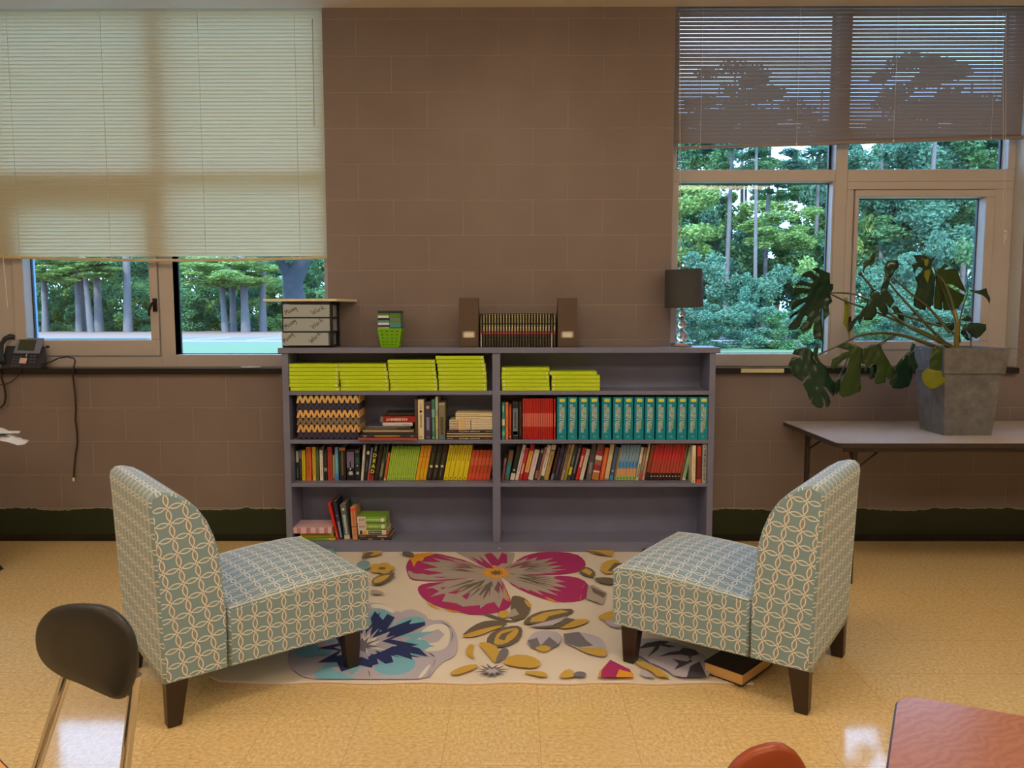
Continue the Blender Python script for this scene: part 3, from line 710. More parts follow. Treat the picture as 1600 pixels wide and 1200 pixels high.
L3(1197, 1258, 50, 9, (36, 26, 22), [('T', 'DEAD', .24, .70, (238, 196, 30), .030), ('b', 0, .14, (150, 44, 26)), ('p', .4, .82, .6, .96, (200, 190, 180))], 'black leaning book lettered DEAD in yellow' + W3)
L3(1262, 1328, 56, 10, (42, 32, 24), [('s', .2, .8, (90, 70, 40), .25)], 'plain dark brown leaning book right of DEAD book')
L3(1333, 1378, 70, 10, (60, 56, 40), [('b', .1, .5, (120, 116, 90)), ('b', .5, .6, (60, 90, 80))], 'dark olive leaning book left of the thin orange one')
L3(1382, 1402, 40, 10, (44, 36, 24), [('b', .55, .95, (80, 96, 40))], 'very thin dark leaning book with green upper spine')
L3(1405, 1440, 165, 10, (220, 104, 40), [('b', 0, .07, (225, 195, 150)), ('s', .15, .9, (160, 60, 30), .3)], 'thin orange leaning book left of the lime paperbacks')
def run(px0, px1, n, ytop, lean, col, deco, desc, group, d=.135, S=S3, Y=-.16):
    st = (px1 - px0) / n; p0 = None
    for i in range(n):
        a = px0 + i * st
        if p0 is None: p0 = upright(a, a + st, ytop, lean, S, col, deco, '', Y, d); o = p0; x_, = (p0.matrix_world.translation.x,)
        else: o = dup(p0); o.matrix_world = Matrix.Translation((at(a, 750, Y).x - x_, (i % 3) * .002, 0)) @ p0.matrix_world
        pos = ORD[i] + ' from left'
        tag(o, '%s, %s' % (desc, pos), 'book', group)
run(604, 648.5, 7, 697.5, 10, (168, 190, 60), [('s', .1, .88, (110, 116, 30), .3), ('b', .9, 1, (120, 150, 30)), ('o', .05, .0035, (60, 70, 30))], 'lime paperback in the row of seven on the third shelf', 'lime paperbacks on the third shelf')
run(649, 665.5, 3, 696.5, 10.5, (232, 146, 20), [('b', .0, .3, (246, 160, 20)), ('b', .66, .7, (200, 110, 20))], 'orange leaning book in the row of three beside lime ones', 'orange leaning books on the third shelf')
run(666, 691.5, 3, 696, 10.5, (40, 30, 22), [('p', .25, .36, .75, .43, (220, 206, 130)), ('p', .42, .08, .5, .3, (150, 140, 130)), ('p', .4, .45, .52, .78, (104, 100, 50))], 'black leaning book with a cream spot, row of three', 'black leaning books on the third shelf')
run(692.5, 729.5, 5, 695.5, 10.5, (240, 186, 24), [('s', .55, .9, (170, 120, 20), .35), ('o', .06, .004, (90, 50, 20))], 'bright yellow leaning book in the row of five', 'bright yellow leaning books on the third shelf')
run(730, 765, 6, 703.5, 10.5, (190, 70, 36), [('b', 0, .22, (214, 72, 40)), ('b', .5, .75, (206, 92, 56))], 'rust red leaning paperback in the row beside the divider', 'rust red paperbacks beside the divider')

# ---- third shelf, right bay
def R3(u0, u1, v, lean, col, deco, label): return upright(775 + u0 / 9.41, 775 + u1 / 9.41, 690 + v / 9.41, lean, S3, col, deco, label)
def R4(u0, u1, v, lean, col, deco, label): return upright(935 + u0 / 8.89, 935 + u1 / 8.89, 690 + v / 8.89, lean, S3, col, deco, label, Y=-.225 if u0 > 1290 else -.16, d=.17 if u0 > 1290 else .135)
W4 = ', third shelf right bay'
R3(80, 116, 240, 8, (150, 74, 74), [('b', .7, .95, (150, 110, 90)), ('b', .0, .15, (110, 80, 50))], 'short rose and tan book against the divider' + W4)
R3(122, 190, 130, 10, (120, 88, 50), [('b', .1, .62, (50, 116, 118)), ('s', .2, .5, (120, 170, 170), .2)], 'teal book with a brown top, second' + W4)
R3(204, 272, 70, 12, (34, 30, 24), [('b', .0, .2, (222, 206, 176)), ('o', .3, .006, (200, 196, 150)), ('s', .4, .9, (90, 80, 60), .12)], 'black leaning book with a cream foot label' + W4)
R3(276, 328, 48, 13, (214, 196, 186), [('s', .25, .85, (120, 80, 80), .3)], 'white leaning book left of the thin red one' + W4)
R3(331, 380, 92, 13, (190, 48, 42), [('s', .2, .5, (240, 220, 210), .5)], 'thin red leaning book with white letters' + W4)
R3(388, 460, 44, 13, (176, 26, 32), [('p', .12, .22, .9, .82, (240, 196, 84)), ('s', .24, .8, (200, 70, 30), .55)], 'thick red leaning book with a yellow title panel' + W4)
R3(468, 546, 120, 13, (222, 186, 168), [('s', .45, .8, (190, 120, 100), .3)], 'pale peach leaning book' + W4)
R3(556, 602, 100, 13, (50, 44, 50), [('b', .05, .3, (140, 100, 66)), ('b', .85, .95, (150, 130, 90))], 'dark leaning book with tan bands' + W4)
R3(606, 640, 80, 13, (170, 108, 88), [('s', .1, .9, (110, 60, 60), .3)], 'thin dusty pink leaning book' + W4)
R3(643, 700, 52, 13, (216, 194, 166), [('b', 0, .12, (60, 60, 50)), ('s', .35, .75, (120, 100, 90), .3)], 'cream leaning book with a dark foot' + W4)
R3(704, 772, 48, 13, (176, 134, 72), [('b', .86, 1, (206, 184, 150)), ('b', .83, .86, (50, 40, 30)), ('s', .4, .7, (80, 56, 30), .3)], 'golden tan leaning book with a cream top' + W4)
R3(798, 842, 90, 13, (54, 32, 32), [('o', .35, .004, (180, 40, 40)), ('b', 0, .2, (120, 110, 110))], 'thin dark maroon leaning book' + W4)
R3(846, 900, 60, 13, (42, 38, 50), [('s', .1, .6, (120, 80, 90), .3), ('b', .8, .9, (70, 64, 70))], 'dark navy leaning book, wider' + W4)
R3(903, 945, 60, 13, (52, 44, 48), [('s', .3, .9, (90, 80, 84), .3)], 'charcoal leaning book beside the brown and cream one' + W4)
R3(948, 992, 46, 13, (176, 134, 96), [('s', .3, .9, (60, 36, 30), .5)], 'tan leaning book with dark specks' + W4)
R3(996, 1036, 44, 13, (160, 134, 60), [('b', 0, .3, (130, 130, 50)), ('b', .8, 1, (190, 150, 84))], 'olive gold leaning book' + W4)
R3(1040, 1090, 60, 13, (60, 66, 56), [('p', .1, .15, .9, .38, (220, 176, 30)), ('s', .45, .7, (120, 150, 130), .4)], 'dark green leaning book with a yellow block' + W4)
R3(1094, 1152, 44, 13, (44, 42, 46), [('s', .2, .9, (150, 146, 140), .4)], 'black leaning book with grey titles' + W4)
R3(1164, 1217, 92, 13, (192, 44, 36), [('s', .4, .75, (240, 215, 200), .5)], 'bright red leaning book with white titles' + W4)
R3(1224, 1284, 110, 13, (210, 184, 152), [('s', .4, .8, (150, 130, 120), .3)], 'cream leaning book right of the bright red' + W4)
R3(1322, 1396, 44, 9.5, (104, 92, 80), [('b', .5, 1, (70, 66, 62)), ('s', .2, .5, (170, 160, 140), .3)], 'grey leaning book left of the patchwork one' + W4)
R3(1404, 1510, 40, 9.5, (120, 76, 50), [('b', 0, .22, (176, 110, 50)), ('b', .22, .26, (230, 210, 190)), ('b', .26, .42, (156, 30, 52)), ('b', .42, .56, (140, 96, 60)), ('b', .56, .68, (206, 176, 156)), ('b', .70, .82, (178, 50, 70))], 'thick patchwork leaning book in brown, crimson and cream')
R4(12, 74, 84, 9.5, (210, 78, 30), [('s', .1, .9, (236, 140, 70), .5)], 'bright orange leaning book' + W4)
R4(80, 143, 38, 9.5, (206, 172, 118), [('b', .0, .05, (150, 120, 80)), ('s', .3, .8, (220, 190, 140), .2)], 'tall sandy leaning book left of the slate one' + W4)
R4(150, 203, 76, 9.5, (70, 84, 106), [('b', 0, .15, (60, 130, 180)), ('o', .28, .005, (220, 225, 230))], 'slate blue leaning book' + W4)
R4(206, 234, 84, 9.5, (136, 106, 60), [('s', .2, .9, (110, 84, 50), .3)], 'thin brown leaning book left of the blue striped row' + W4)
run(935 + 236 / 8.89, 935 + 508 / 8.89, 6, 695.5, 9.5, (104, 132, 146), [('b', 0, .12, (150, 176, 70)), ('o', .06, .004, (30, 60, 40)), ('b', .12, .33, (216, 140, 76)), ('b', .36, .52, (44, 116, 160)), ('p', 0, .0, .12, 1, (190, 184, 160)), ('s', .55, .95, (160, 176, 180), .3)], 'sky blue and orange striped paperback in the row of six', 'striped paperbacks on the third shelf')
R4(514, 556, 80, 9.5, (216, 192, 156), [('s', .1, .5, (90, 60, 50), .6)], 'cream leaning book with a scribbled foot' + W4)
R4(560, 602, 84, 9.5, (140, 112, 80), [('b', 0, .2, (180, 70, 50)), ('s', .3, .8, (200, 176, 140), .3)], 'brown leaning book with a red foot' + W4)
R4(606, 636, 32, 9.5, (208, 170, 130), [('s', .1, .5, (170, 60, 60), .4)], 'thin cream leaning book left of the red row' + W4)
R4(650, 702, 50, 9.5, (140, 62, 36), [('b', 0, .22, (30, 24, 24))], 'rust brown leaning book with a black foot' + W4)
run(935 + 706 / 8.89, 935 + 1128 / 8.89, 10, 694.5, 9.5, (176, 66, 48), [('b', .55, .95, (196, 44, 40)), ('b', 0, .20, (34, 26, 24)), ('o', .11, .0035, (225, 215, 205))], 'crimson paperback with a black foot in the row of ten', 'crimson paperbacks on the third shelf')
R4(1131, 1157, 28, 9.5, (150, 84, 46), [('b', .6, 1, (140, 110, 70))], 'thin brown book right of the crimson row' + W4)
R4(1162, 1212, 84, 11.5, (150, 176, 130), [('b', 0, .06, (220, 220, 200)), ('s', .2, .5, (110, 140, 100), .2)], 'pale green leaning book, last before the upright three')
R4(1296, 1350, 56, 0, (222, 192, 148), [('s', .25, .72, (160, 110, 80), .25), ('o', .05, .0035, (60, 40, 40))], 'upright cream book, left of the three at the end')
R4(1360, 1430, 50, 0, (110, 28, 20), [('p', .15, .7, .85, .96, (190, 54, 34)), ('b', 0, .09, (216, 76, 34)), ('s', .15, .65, (150, 60, 50), .3)], 'upright dark red book, middle of the three at the end')
R4(1438, 1502, 34, 0, (166, 154, 134), [('t', 'THE HATE U GIVE', .46, (30, 24, 24), .62, .5, .80), ('s', .9, .96, (70, 60, 50), .3)], 'upright pale grey book lettered THE HATE U GIVE')

# ---- bottom shelf, left bay (8 px per px)
S4 = Z4[1] + .0004
def X4(u, Y=-.19): return at(450 + u / 8.0, 835, Y).x
def Z4p(v, Y=-.19): return at(500, 765 + v / 8.0, Y).z
flat(X4(195), X4(598), S4, S4 + .015, -.205, .15, (130, 150, 46), [('b', .3, .9, (100, 146, 40)), ('b', 0, .2, (190, 170, 60))], 'green book at the bottom of the low stack, bottom shelf')
flat(X4(160), X4(570), S4 + .0155, S4 + .045, -.20, .15, (200, 156, 44), [('s', .1, .9, (150, 100, 30), .4), ('b', .96, 1, (226, 200, 150))], 'yellow book in the middle of the low stack, bottom shelf')
flat(X4(88), X4(565), S4 + .0455, S4 + .083, -.225, .17, (216, 168, 158), [('b', .1, .2, (186, 116, 116)), ('b', .32, .42, (190, 124, 124)), ('b', .55, .66, (180, 110, 112)), ('b', .8, .9, (186, 116, 116))], 'pink gingham book on top of the low stack')
def B4(u0, u1, v, lean, col, deco, label, Y=-.19, d=.15): return upright(450 + u0 / 8., 450 + u1 / 8., 765 + v / 8., lean, S4, col, deco, label, Y, d)
def leanL(u0, u1, v, lean, col, deco, label, Y=-.185, d=.15):
    x0, x1 = X4(u0, Y), X4(u1, Y); t = (x1 - x0) * .97 * math.cos(R(lean)); h = (Z4p(v, Y) - S4) / math.cos(R(lean))
    m, ms = book_mesh(t, h, d, col, deco); o = place_book(m, ms, x0, Y, S4 + t * 0, -lean, label); return o
leanL(604, 640, 175, 12.5, (206, 40, 28), [('s', .05, .2, (240, 200, 180), .3)], 'tall red book leaning left on the bottom shelf')
leanL(646, 692, 150, 9.5, (40, 42, 62), [('s', .05, .45, (170, 170, 150), .5), ('o', .62, .006, (110, 110, 110))], 'navy book leaning left, beside the tall red one')
leanL(704, 778, 190, 6.5, (92, 90, 84), [('o', .86, .008, (200, 186, 120)), ('s', .15, .7, (190, 196, 190), .5), ('b', 0, .12, (200, 180, 140))], 'grey illustrated book leaning left, bottom shelf')
leanL(806, 872, 225, 3.5, (206, 140, 84), [('b', .87, .98, (226, 74, 34)), ('b', .38, .42, (140, 90, 50)), ('s', .45, .85, (196, 70, 40), .4), ('s', .08, .3, (190, 90, 70), .4)], 'orange and cream paperback, rightmost of the four standing ones', Y=-.19)
flat(X4(905), X4(1295), S4, S4 + .012, -.20, .13, (52, 38, 26), [('s', .25, .32, (216, 190, 90), .5), ('s', .6, .75, (226, 216, 200), .5)], 'thin dark brown book at the bottom of the green-topped stack')
flat(X4(888), X4(1285), S4 + .0125, S4 + .032, -.20, .14, (88, 60, 44), [('s', .12, .4, (230, 220, 200), .4), ('s', .8, .96, (190, 110, 90), .3)], 'brown book second from bottom in the green-topped stack')
flat(X4(886), X4(1252), S4 + .0325, S4 + .062, -.205, .14, (226, 200, 160), [('p', .12, .2, .88, .66, (50, 66, 50)), ('p', .12, .7, .88, .84, (220, 150, 40)), ('p', .12, .86, .88, .95, (40, 60, 40)), ('s', .22, .62, (180, 180, 160), .3), ('p', .0, .0, 1, .05, (190, 60, 40))], 'cream book with dark title panel, middle of the green-topped stack')
for i, nm in enumerate(('lower', 'upper')):
    flat(X4(880 - i * 8), X4(1240 - i * 6), S4 + .0625 + i * .0395, S4 + .1015 + i * .0395, -.205, .14, (120, 156, 40), [('p', 0, .7, 1, 1, (206, 180, 160)), ('s', .74, .94, (170, 110, 100), .55), ('s', .24, .66, (206, 216, 150), .3), ('o', .13, .012, (214, 206, 180)), ('p', .0, 0, .12, .72, (60, 70, 40))],
         '%s of two thick green and white books on the bottom shelf' % nm, 'thick green and white books')
# ------------------------------------------------------------------ things on top of the bookshelf
ZS = ZT1 + .0003
YT = -.205
def XT(px, Y=YT): return at(px, 505, Y).x
# plastic drawer organiser
BLKP = P(26, 20, 20, .35); CLR = slat_material('frosted_plastic', (.66, .76, .84), (.62, .74, .84), .4)
ox0, ox1 = XT(441.5), XT(519.5); oy0, oy1 = -.215, -.02; oz1 = at(441, 471, YT).z
og = thing('drawer_organizer', 'black three drawer plastic organizer marked Missing Work', 'drawer organizer', ((ox0 + ox1) / 2, -.1, ZS))
ob = MB(); H = oz1 - ZS; cz = [ZS + .008, ZS + .008 + (H - .02) / 3, ZS + .008 + 2 * (H - .02) / 3, oz1 - .014]
ob.box(ox0, oy0, oz1 - .014, ox1, oy1, oz1); ob.box(ox0, oy0, ZS, ox1, oy1, ZS + .008)
for z in cz[1:3]: ob.box(ox0, oy0 + .002, z - .003, ox1, oy1, z + .003)
for xa, xb in ((ox0, ox0 + .006), (ox1 - .010, ox1)):
    ob.box(xa, oy0, ZS, xb, oy0 + .028, oz1); ob.box(xa, oy1 - .03, ZS, xb, oy1, oz1)
    for z in cz[1:3]: ob.box(xa, oy0 + .02, z - .006, xb, oy1, z + .006)
ob.box(ox0 + .006, oy1 - .004, ZS, ox1 - .006, oy1, oz1)
ob.build('housing', BLKP, og, bevel=.0015)
INK = mat((.006, .006, .01), .4, name='marker_ink')
TAN = P(196, 150, 110)
def strokes(mb, segs, o, r, u, sx, sy, w, mi):
    for seg in segs:
        for a, b in zip(seg[:-1], seg[1:]):
            A = o + r * (a[0] * sx) + u * (a[1] * sy); B = o + r * (b[0] * sx) + u * (b[1] * sy)
            d = (B - A).normalized(); n = d.cross(r.cross(u)).normalized() * w; A = A - d * w * .5; B = B + d * w * .5
            mb.add([A - n, A + n, B + n, B - n], [(0, 1, 2, 3)], mi)
MISSING = [[(0, 0), (.1, 1), (.25, .35), (.42, 1), (.5, 0)], [(.62, 0), (.66, .5)], [(.67, .68), (.68, .74)], [(.92, .5), (.78, .45), (.9, .2), (.75, .05)], [(1.15, .5), (1.0, .45), (1.12, .2), (.97, .05)],
           [(1.24, 0), (1.28, .5)], [(1.29, .68), (1.3, .74)], [(1.38, 0), (1.42, .5), (1.44, .35), (1.56, .5), (1.58, 0)], [(1.9, .42), (1.75, .5), (1.7, .15), (1.88, .15), (1.92, .5), (1.88, -.4), (1.7, -.5)]]
WORK = [[(0, 1), (.12, 0), (.28, .7), (.42, 0), (.58, 1)], [(.72, .5), (.64, .25), (.76, 0), (.9, .2), (.84, .5), (.72, .5)], [(1.02, 0), (1.06, .5), (1.2, .5)], [(1.34, 0), (1.4, 1)], [(1.62, .65), (1.38, .3), (1.66, 0)]]
for i in range(3):
    z0, z1 = cz[2 - i] + .004, (cz[3 - i] - .004 if i else oz1 - .018)
    pull = (.0, .0, .014)[i]; dx = (0, 0, -.006)[i]
    dr = MB(); xa, xb, ya, yb = ox0 + .008 + dx, ox1 - .012 + dx, oy0 - .004 - pull, oy1 - .01 - pull
    dr.box(xa, ya, z0, xb, ya + .003, z1); dr.box(xa, ya, z0, xa + .002, yb, z1); dr.box(xb - .002, ya, z0, xb, yb, z1); dr.box(xa, ya, z0, xb, yb, z0 + .002); dr.box(xa, yb - .002, z0, xb, yb, z1)
    d_ = dr.build('drawer', CLR, og, bevel=.001); 
    lt_ = MB(); an = R((27, 38, 44)[i]); r_ = Vector((math.cos(an), 0, math.sin(an))); u_ = Vector((-math.sin(an), 0, math.cos(an)))
    strokes(lt_, MISSING, Vector((xa + .018, ya - .0008, z0 + .012)), r_, u_, .036, .026, .0013, 0)
    strokes(lt_, WORK, Vector((xb - .095, ya - .0008, z0 + .012)), r_, u_, .046, .026, .0013, 0)
    w_ = lt_.build('handwriting', INK, d_)
    if i:
        pp = MB(); hh = (.0, .030, .026)[i]; pp.box(xa + .03, ya + .008, z0 + .003, xb - .006, yb - .02, z0 + hh)
        tag(pp.build('paper_stack', TAN, bevel=.001), 'tan paper stack inside the %s clear drawer' % ('x', 'middle', 'bottom')[i], 'papers')
# board lying on the organiser
bd = MB(); bz = oz1 + .001
pts = [(at(414, 469, -.19).x, -.222), (at(528, 469, -.19).x, -.222), (at(556, 469, -.05).x, -.015), (at(430, 469, -.05).x, -.012)]
bd.prism([(x, y, bz) for x, y in pts], (0, 0, .013))
tag(bd.build('board', P(226, 190, 146, .5), bevel=.001), 'cream wooden board lying across the top of the black organizer', 'board')

# green basket of notebooks
bk = thing('perforated_basket', 'small lime green perforated basket on the bookshelf', 'basket', (XT(608), -.15, ZS))
c0 = XT(608); top_z = at(600, 513, YT).z; g_ = MB()
tw, bw, ty, by = (XT(626.5) - XT(588)) / 2, (XT(622) - XT(594)) / 2, .065, .05; yc = -.135
def ring(hw, hy, z): return [(c0 - hw, yc - hy, z), (c0 + hw, yc - hy, z), (c0 + hw, yc + hy, z), (c0 - hw, yc + hy, z)]
B_, T_ = ring(bw, by, ZS), ring(tw, ty, top_z)
nx_, nz_ = 9, 11
for s_ in range(4):
    a, b, c, d = Vector(B_[s_]), Vector(B_[(s_ + 1) % 4]), Vector(T_[(s_ + 1) % 4]), Vector(T_[s_])
    us = [0, .10, .18, .32, .40, .54, .62, .76, .84, 1.0] if True else 0
    us = [0, .12, .22, .34, .44, .56, .66, .78, .88, 1]; vs_ = [0, .10, .15, .28, .33, .46, .51, .64, .69, .82, .87, 1]
    def pt(u, v): return (a.lerp(b, u)).lerp(d.lerp(c, u), v)
    for i in range(9):
        for j in range(11):
            if i % 2 == 1 and j % 2 == 1: continue
            q = [pt(us[i], vs_[j]), pt(us[i + 1], vs_[j]), pt(us[i + 1], vs_[j + 1]), pt(us[i], vs_[j + 1])]
            n = (q[1] - q[0]).cross(q[3] - q[0]).normalized() * -.002
            g_.hexa(q, [p + n for p in q])
g_.box(c0 - bw, yc - by, ZS, c0 + bw, yc + by, ZS + .003)
g_.build('basket_body', P(112, 158, 8, .35), bk)
NV, GR, TL, CR, WH = (38, 38, 66), (72, 120, 20), (76, 128, 124), (206, 186, 140), (226, 214, 200)
nb = [('navy', NV), ('green', GR), ('white', WH), ('navy', NV), ('teal', TL), ('white', WH), ('dark blue', (44, 62, 80)), ('cream', CR)]
zt = at(600, 485.5, YT).z; zb0 = top_z - .008; n = 8; hh = (zt - zb0) / n
for i in range(n):
    for s_, (xa, xb) in enumerate(((c0 - .066, c0 - .002), (c0 + .0, c0 + .064))):
        nm, cc = (nb[n - 1 - i] if s_ == 0 else [('navy', NV), ('green', GR), ('green', GR), ('grey', (110, 110, 90)), ('green', (90, 116, 50)), ('teal', TL), ('teal', TL), ('dark blue', (40, 84, 96))][n - 1 - i])
        m = MB(); z = zb0 + i * hh; m.box(xa, yc - .055, z, xb, yc + .05, z + hh * .3); m.box(xa, yc - .055, z + hh * .7, xb, yc + .05, z + hh * .97); m.box(xa + .001, yc - .054, z + hh * .3, xb - .001, yc + .048, z + hh * .7, 0 if nm != 'white' and nm != 'cream' else 1)
        side = ('left', 'right')[s_]; pos = 'top' if i == n - 1 else 'bottom' if i == 0 else ORD[i] + ' from bottom'
        tag(m.build('notebook', [P(*cc, rough=.4), P(230, 220, 200)]), 'small %s notebook, %s of the %s pile in the green basket' % (nm, pos, side), 'notebook', 'notebooks in the green basket')

# magazine files and the row of black books
def mag(px0, px1, inner, label):
    x0, x1 = XT(px0), XT(px1); zt = at(px0, 465.5, YT).z
    t = thing('magazine_file', label, 'magazine file', ((x0 + x1) / 2, -.12, ZS), 0, 'brown magazine files')
    prof = [(YT, ZS), (YT, zt), (YT + .05, zt), (YT + .185, ZS + .13), (YT + .185, ZS)]
    c = .004; MA = P(84, 62, 46, .6)
    m = MB(); m.prism([(x0, y, z) for y, z in prof], (c, 0, 0)); m.prism([(x1 - c, y, z) for y, z in prof], (c, 0, 0))
    m.box(x0 + c, YT, ZS, x1 - c, YT + c, zt); m.box(x0 + c, YT, ZS, x1 - c, YT + .185, ZS + c); m.box(x0 + c, YT + .181, ZS, x1 - c, YT + .185, ZS + .13); m.box(x0 + c, YT + c, zt - c, x1 - c, YT + .05, zt)
    m.build('file_box', MA, t, bevel=.001)
    cx = (x0 + x1) / 2; lz = at(px0, 523, YT).z; y0 = YT - .001
    f = MB(); w_, h_ = .036, .019
    f.box(cx - w_, y0 - .003, lz - h_, cx + w_, y0, lz - h_ + .008); f.box(cx - w_, y0 - .003, lz + h_ - .008, cx + w_, y0, lz + h_); f.box(cx - w_, y0 - .003, lz - h_, cx - w_ + .010, y0, lz + h_); f.box(cx + w_ - .010, y0 - .003, lz - h_, cx + w_, y0, lz + h_)
    f.build('label_frame', mat(C(190, 170, 130), .3, .6, name='brass'), t, bevel=.001)
    MB().box(cx - .027, y0 - .0012, lz - .012, cx + .027, y0, lz + .012).build('label_card', P(252, 232, 190), t)
mag(717.5, 747.5, 1, 'brown magazine file left of the row of black books')
mag(871.5, 902, -1, 'brown magazine file right of the row of black books')
bx0, bx1 = XT(749.5), XT(869); n = 27; st = (bx1 - bx0) / n; hh = at(760, 490, YT).z - ZS; bp = bq = None
for i in range(n):
    odd = i in (0, 25)
    dec = [('s', .72, .98, (206, 190, 120), .35), ('s', .48, .66, (216, 200, 140), .5), ('b', .385, .455, (140, 30, 26)), ('o', .42, .0016, (230, 200, 190)), ('s', .03, .36, (170, 160, 120), .14)] if not odd else [('s', .5, .95, (200, 190, 160), .2), ('b', .44, .48, (150, 40, 36)), ('s', .0, .4, (216, 206, 180), .45)]
    pr = bq if odd else bp
    if pr is None:
        m, ms = book_mesh(st * .95, hh, .13, (36, 28, 22), dec); pr = m.build('volume', ms, None, origin=(0, 0, 0)); o = pr
        if odd: bq = pr
        else: bp = pr
    else: o = dup(pr)
    o.location = (bx0 + i * st, YT + .008 + (i * 7 % 3) * .0012, ZS)
    tag(o, 'slim black volume, %s from left between the two magazine files' % ORD[i], 'book', 'slim black volumes between the magazine files')

# lamp
lx = at(1065, 535, -.13).x; ly = -.125
lp = thing('table_lamp', 'table lamp with dark drum shade and stacked glass balls at the bookshelf end', 'lamp', (lx, ly, ZS))
CHR = mat(C(190, 170, 150), .18, .9, name='brushed_chrome')
MB().lathe([(.001, 0), (.060, 0), (.063, .003), (.063, .019), (.060, .022), (.001, .022)], (lx, ly, ZS), 40).build('lamp_base', CHR, lp, bevel=.001)
GL = NT('clear_glass_ball'); gg = GL.n('ShaderNodeBsdfGlass'); gg.inputs['IOR'].default_value = 1.45; gg.inputs['Roughness'].default_value = .01; GL.t.links.new(gg.outputs[0], GL.out.inputs[0])
zz = ZS + .022
for r in (.036, .030, .0245):
    MB().ball((lx, ly, zz + r), r, 18).build('glass_ball', GL.m, lp); zz += 2 * r + .004
zz = ZS + .022
MB().tube([(lx, ly, zz), (lx, ly, at(1068, 450, ly).z)], .0055, 12).build('stem', CHR, lp)
c = MB(); z_ = ZS + .022
for r in (.036, .030, .0245):
    z_ += 2 * r; c.lathe([(.001, -.002), (.013, 0), (.013, .004), (.001, .006)], (lx, ly, z_), 20); z_ += .004
c.build('spacer_ring', CHR, lp)
zl_, zh_ = at(1070, 480, ly).z, at(1070, 420.5, ly).z; SR = .109
tl_ = Matrix.Translation((lx + .008, ly, (zl_ + zh_) / 2)) @ Matrix.Rotation(R(-2.2), 4, 'Y') @ Matrix.Rotation(R(2.5), 4, 'X')
h2 = (zh_ - zl_) / 2
m = MB(); m.lathe([(SR * 1.0, -h2), (SR * .96, h2), (SR * .96 - .002, h2), (SR - .002, -h2), (SR, -h2)], (0, 0, 0), 56, ax=tl_)
m.build('lamp_shade', P(62, 58, 54, .85), lp)
m = MB()
for a in (0, 120, 240): m.tube([tl_ @ Vector((0, 0, h2 - .012)), tl_ @ Vector((SR * .95 * math.cos(R(a)), SR * .95 * math.sin(R(a)), h2 - .004))], .0016, 6)
m.tube([tl_ @ Vector((0, 0, h2 - .03)), tl_ @ Vector((0, 0, h2 + .014))], .004, 8); m.build('shade_fitting', CHR, lp)
MB().ball(tl_ @ Vector((0, 0, h2 + .026)), .013, 10).build('finial', GL.m, lp)
MB().tube([(lx, ly, at(1068, 452, ly).z), (lx, ly, at(1068, 440, ly).z)], [.012, .012], 12).build('socket', BLKP, lp)

# woven basket on the second shelf
wx0, wx1 = at(463.5, 650, -.225).x, at(562, 650, -.225).x; wz0, wz1 = S2, at(480, 618.5, -.225).z; wy0, wy1 = -.228, -.05
wb = thing('woven_basket', 'square basket woven in straw and navy zigzag bands', 'basket', ((wx0 + wx1) / 2, -.14, wz0))
DK = P(52, 32, 22, .8)
m = MB(); m.box(wx0 + .006, wy0 + .006, wz0, wx1 - .006, wy0 + .010, wz1 - .004); m.box(wx0 + .006, wy1 - .01, wz0, wx1 - .006, wy1 - .006, wz1); m.box(wx0 + .006, wy0 + .006, wz0, wx0 + .010, wy1 - .006, wz1 - .004); m.box(wx1 - .010, wy0 + .006, wz0, wx1 - .006, wy1 - .006, wz1 - .004); m.box(wx0 + .006, wy0 + .006, wz0, wx1 - .006, wy1 - .006, wz0 + .006)
m.build('basket_body', DK, wb)
cols = [(50, 46, 66), (206, 150, 84), (128, 104, 78), (216, 158, 86), (52, 48, 66), (206, 158, 90)]
bh = (wz1 - wz0) / 6
rnd = random.Random(3)
for i in range(6):
    m = MB(); z0, z1 = wz0 + i * bh, wz0 + (i + 1) * bh + .002
    def strip(o, d, L, nrm, n):
        st = L / n
        for k in range(n):
            w_ = st * .42; x = k * st; ja = rnd.uniform(-.001, .001)
            for (xa, za, xb, zb_) in ((x, z0, x + st * .5, z1), (x + st * .5, z1, x + st, z0)):
                q = [o + d * (xa - w_ * .5 + ja) + Vector((0, 0, za)), o + d * (xa + w_ * .5 + ja) + Vector((0, 0, za)), o + d * (xb + w_ * .5) + Vector((0, 0, zb_)), o + d * (xb - w_ * .5) + Vector((0, 0, zb_))]
                off = nrm * (.0035 + (.0015 if xb > x + st * .6 else 0))
                m.prism(q, off)
    strip(Vector((wx0 + .005, wy0 + .006, 0)), Vector((1, 0, 0)), wx1 - wx0 - .01, Vector((0, -1, 0)), 11)
    strip(Vector((wx1 - .006, wy0 + .008, 0)), Vector((0, 1, 0)), wy1 - wy0 - .016, Vector((1, 0, 0)), 6)
    strip(Vector((wx0 + .006, wy0 + .008, 0)), Vector((0, 1, 0)), wy1 - wy0 - .016, Vector((-1, 0, 0)), 6)
    m.build('woven_band', P(*cols[i], rough=.6), wb)
m = MB(); m.box(at(520, 640, -.19).x, -.20, wz0 + .02, at(548, 640, -.19).x, -.185, wz1 - .004); tag(m.build('packet', P(236, 190, 20), bevel=.002), 'yellow packet poking up inside the zigzag basket', 'packet')

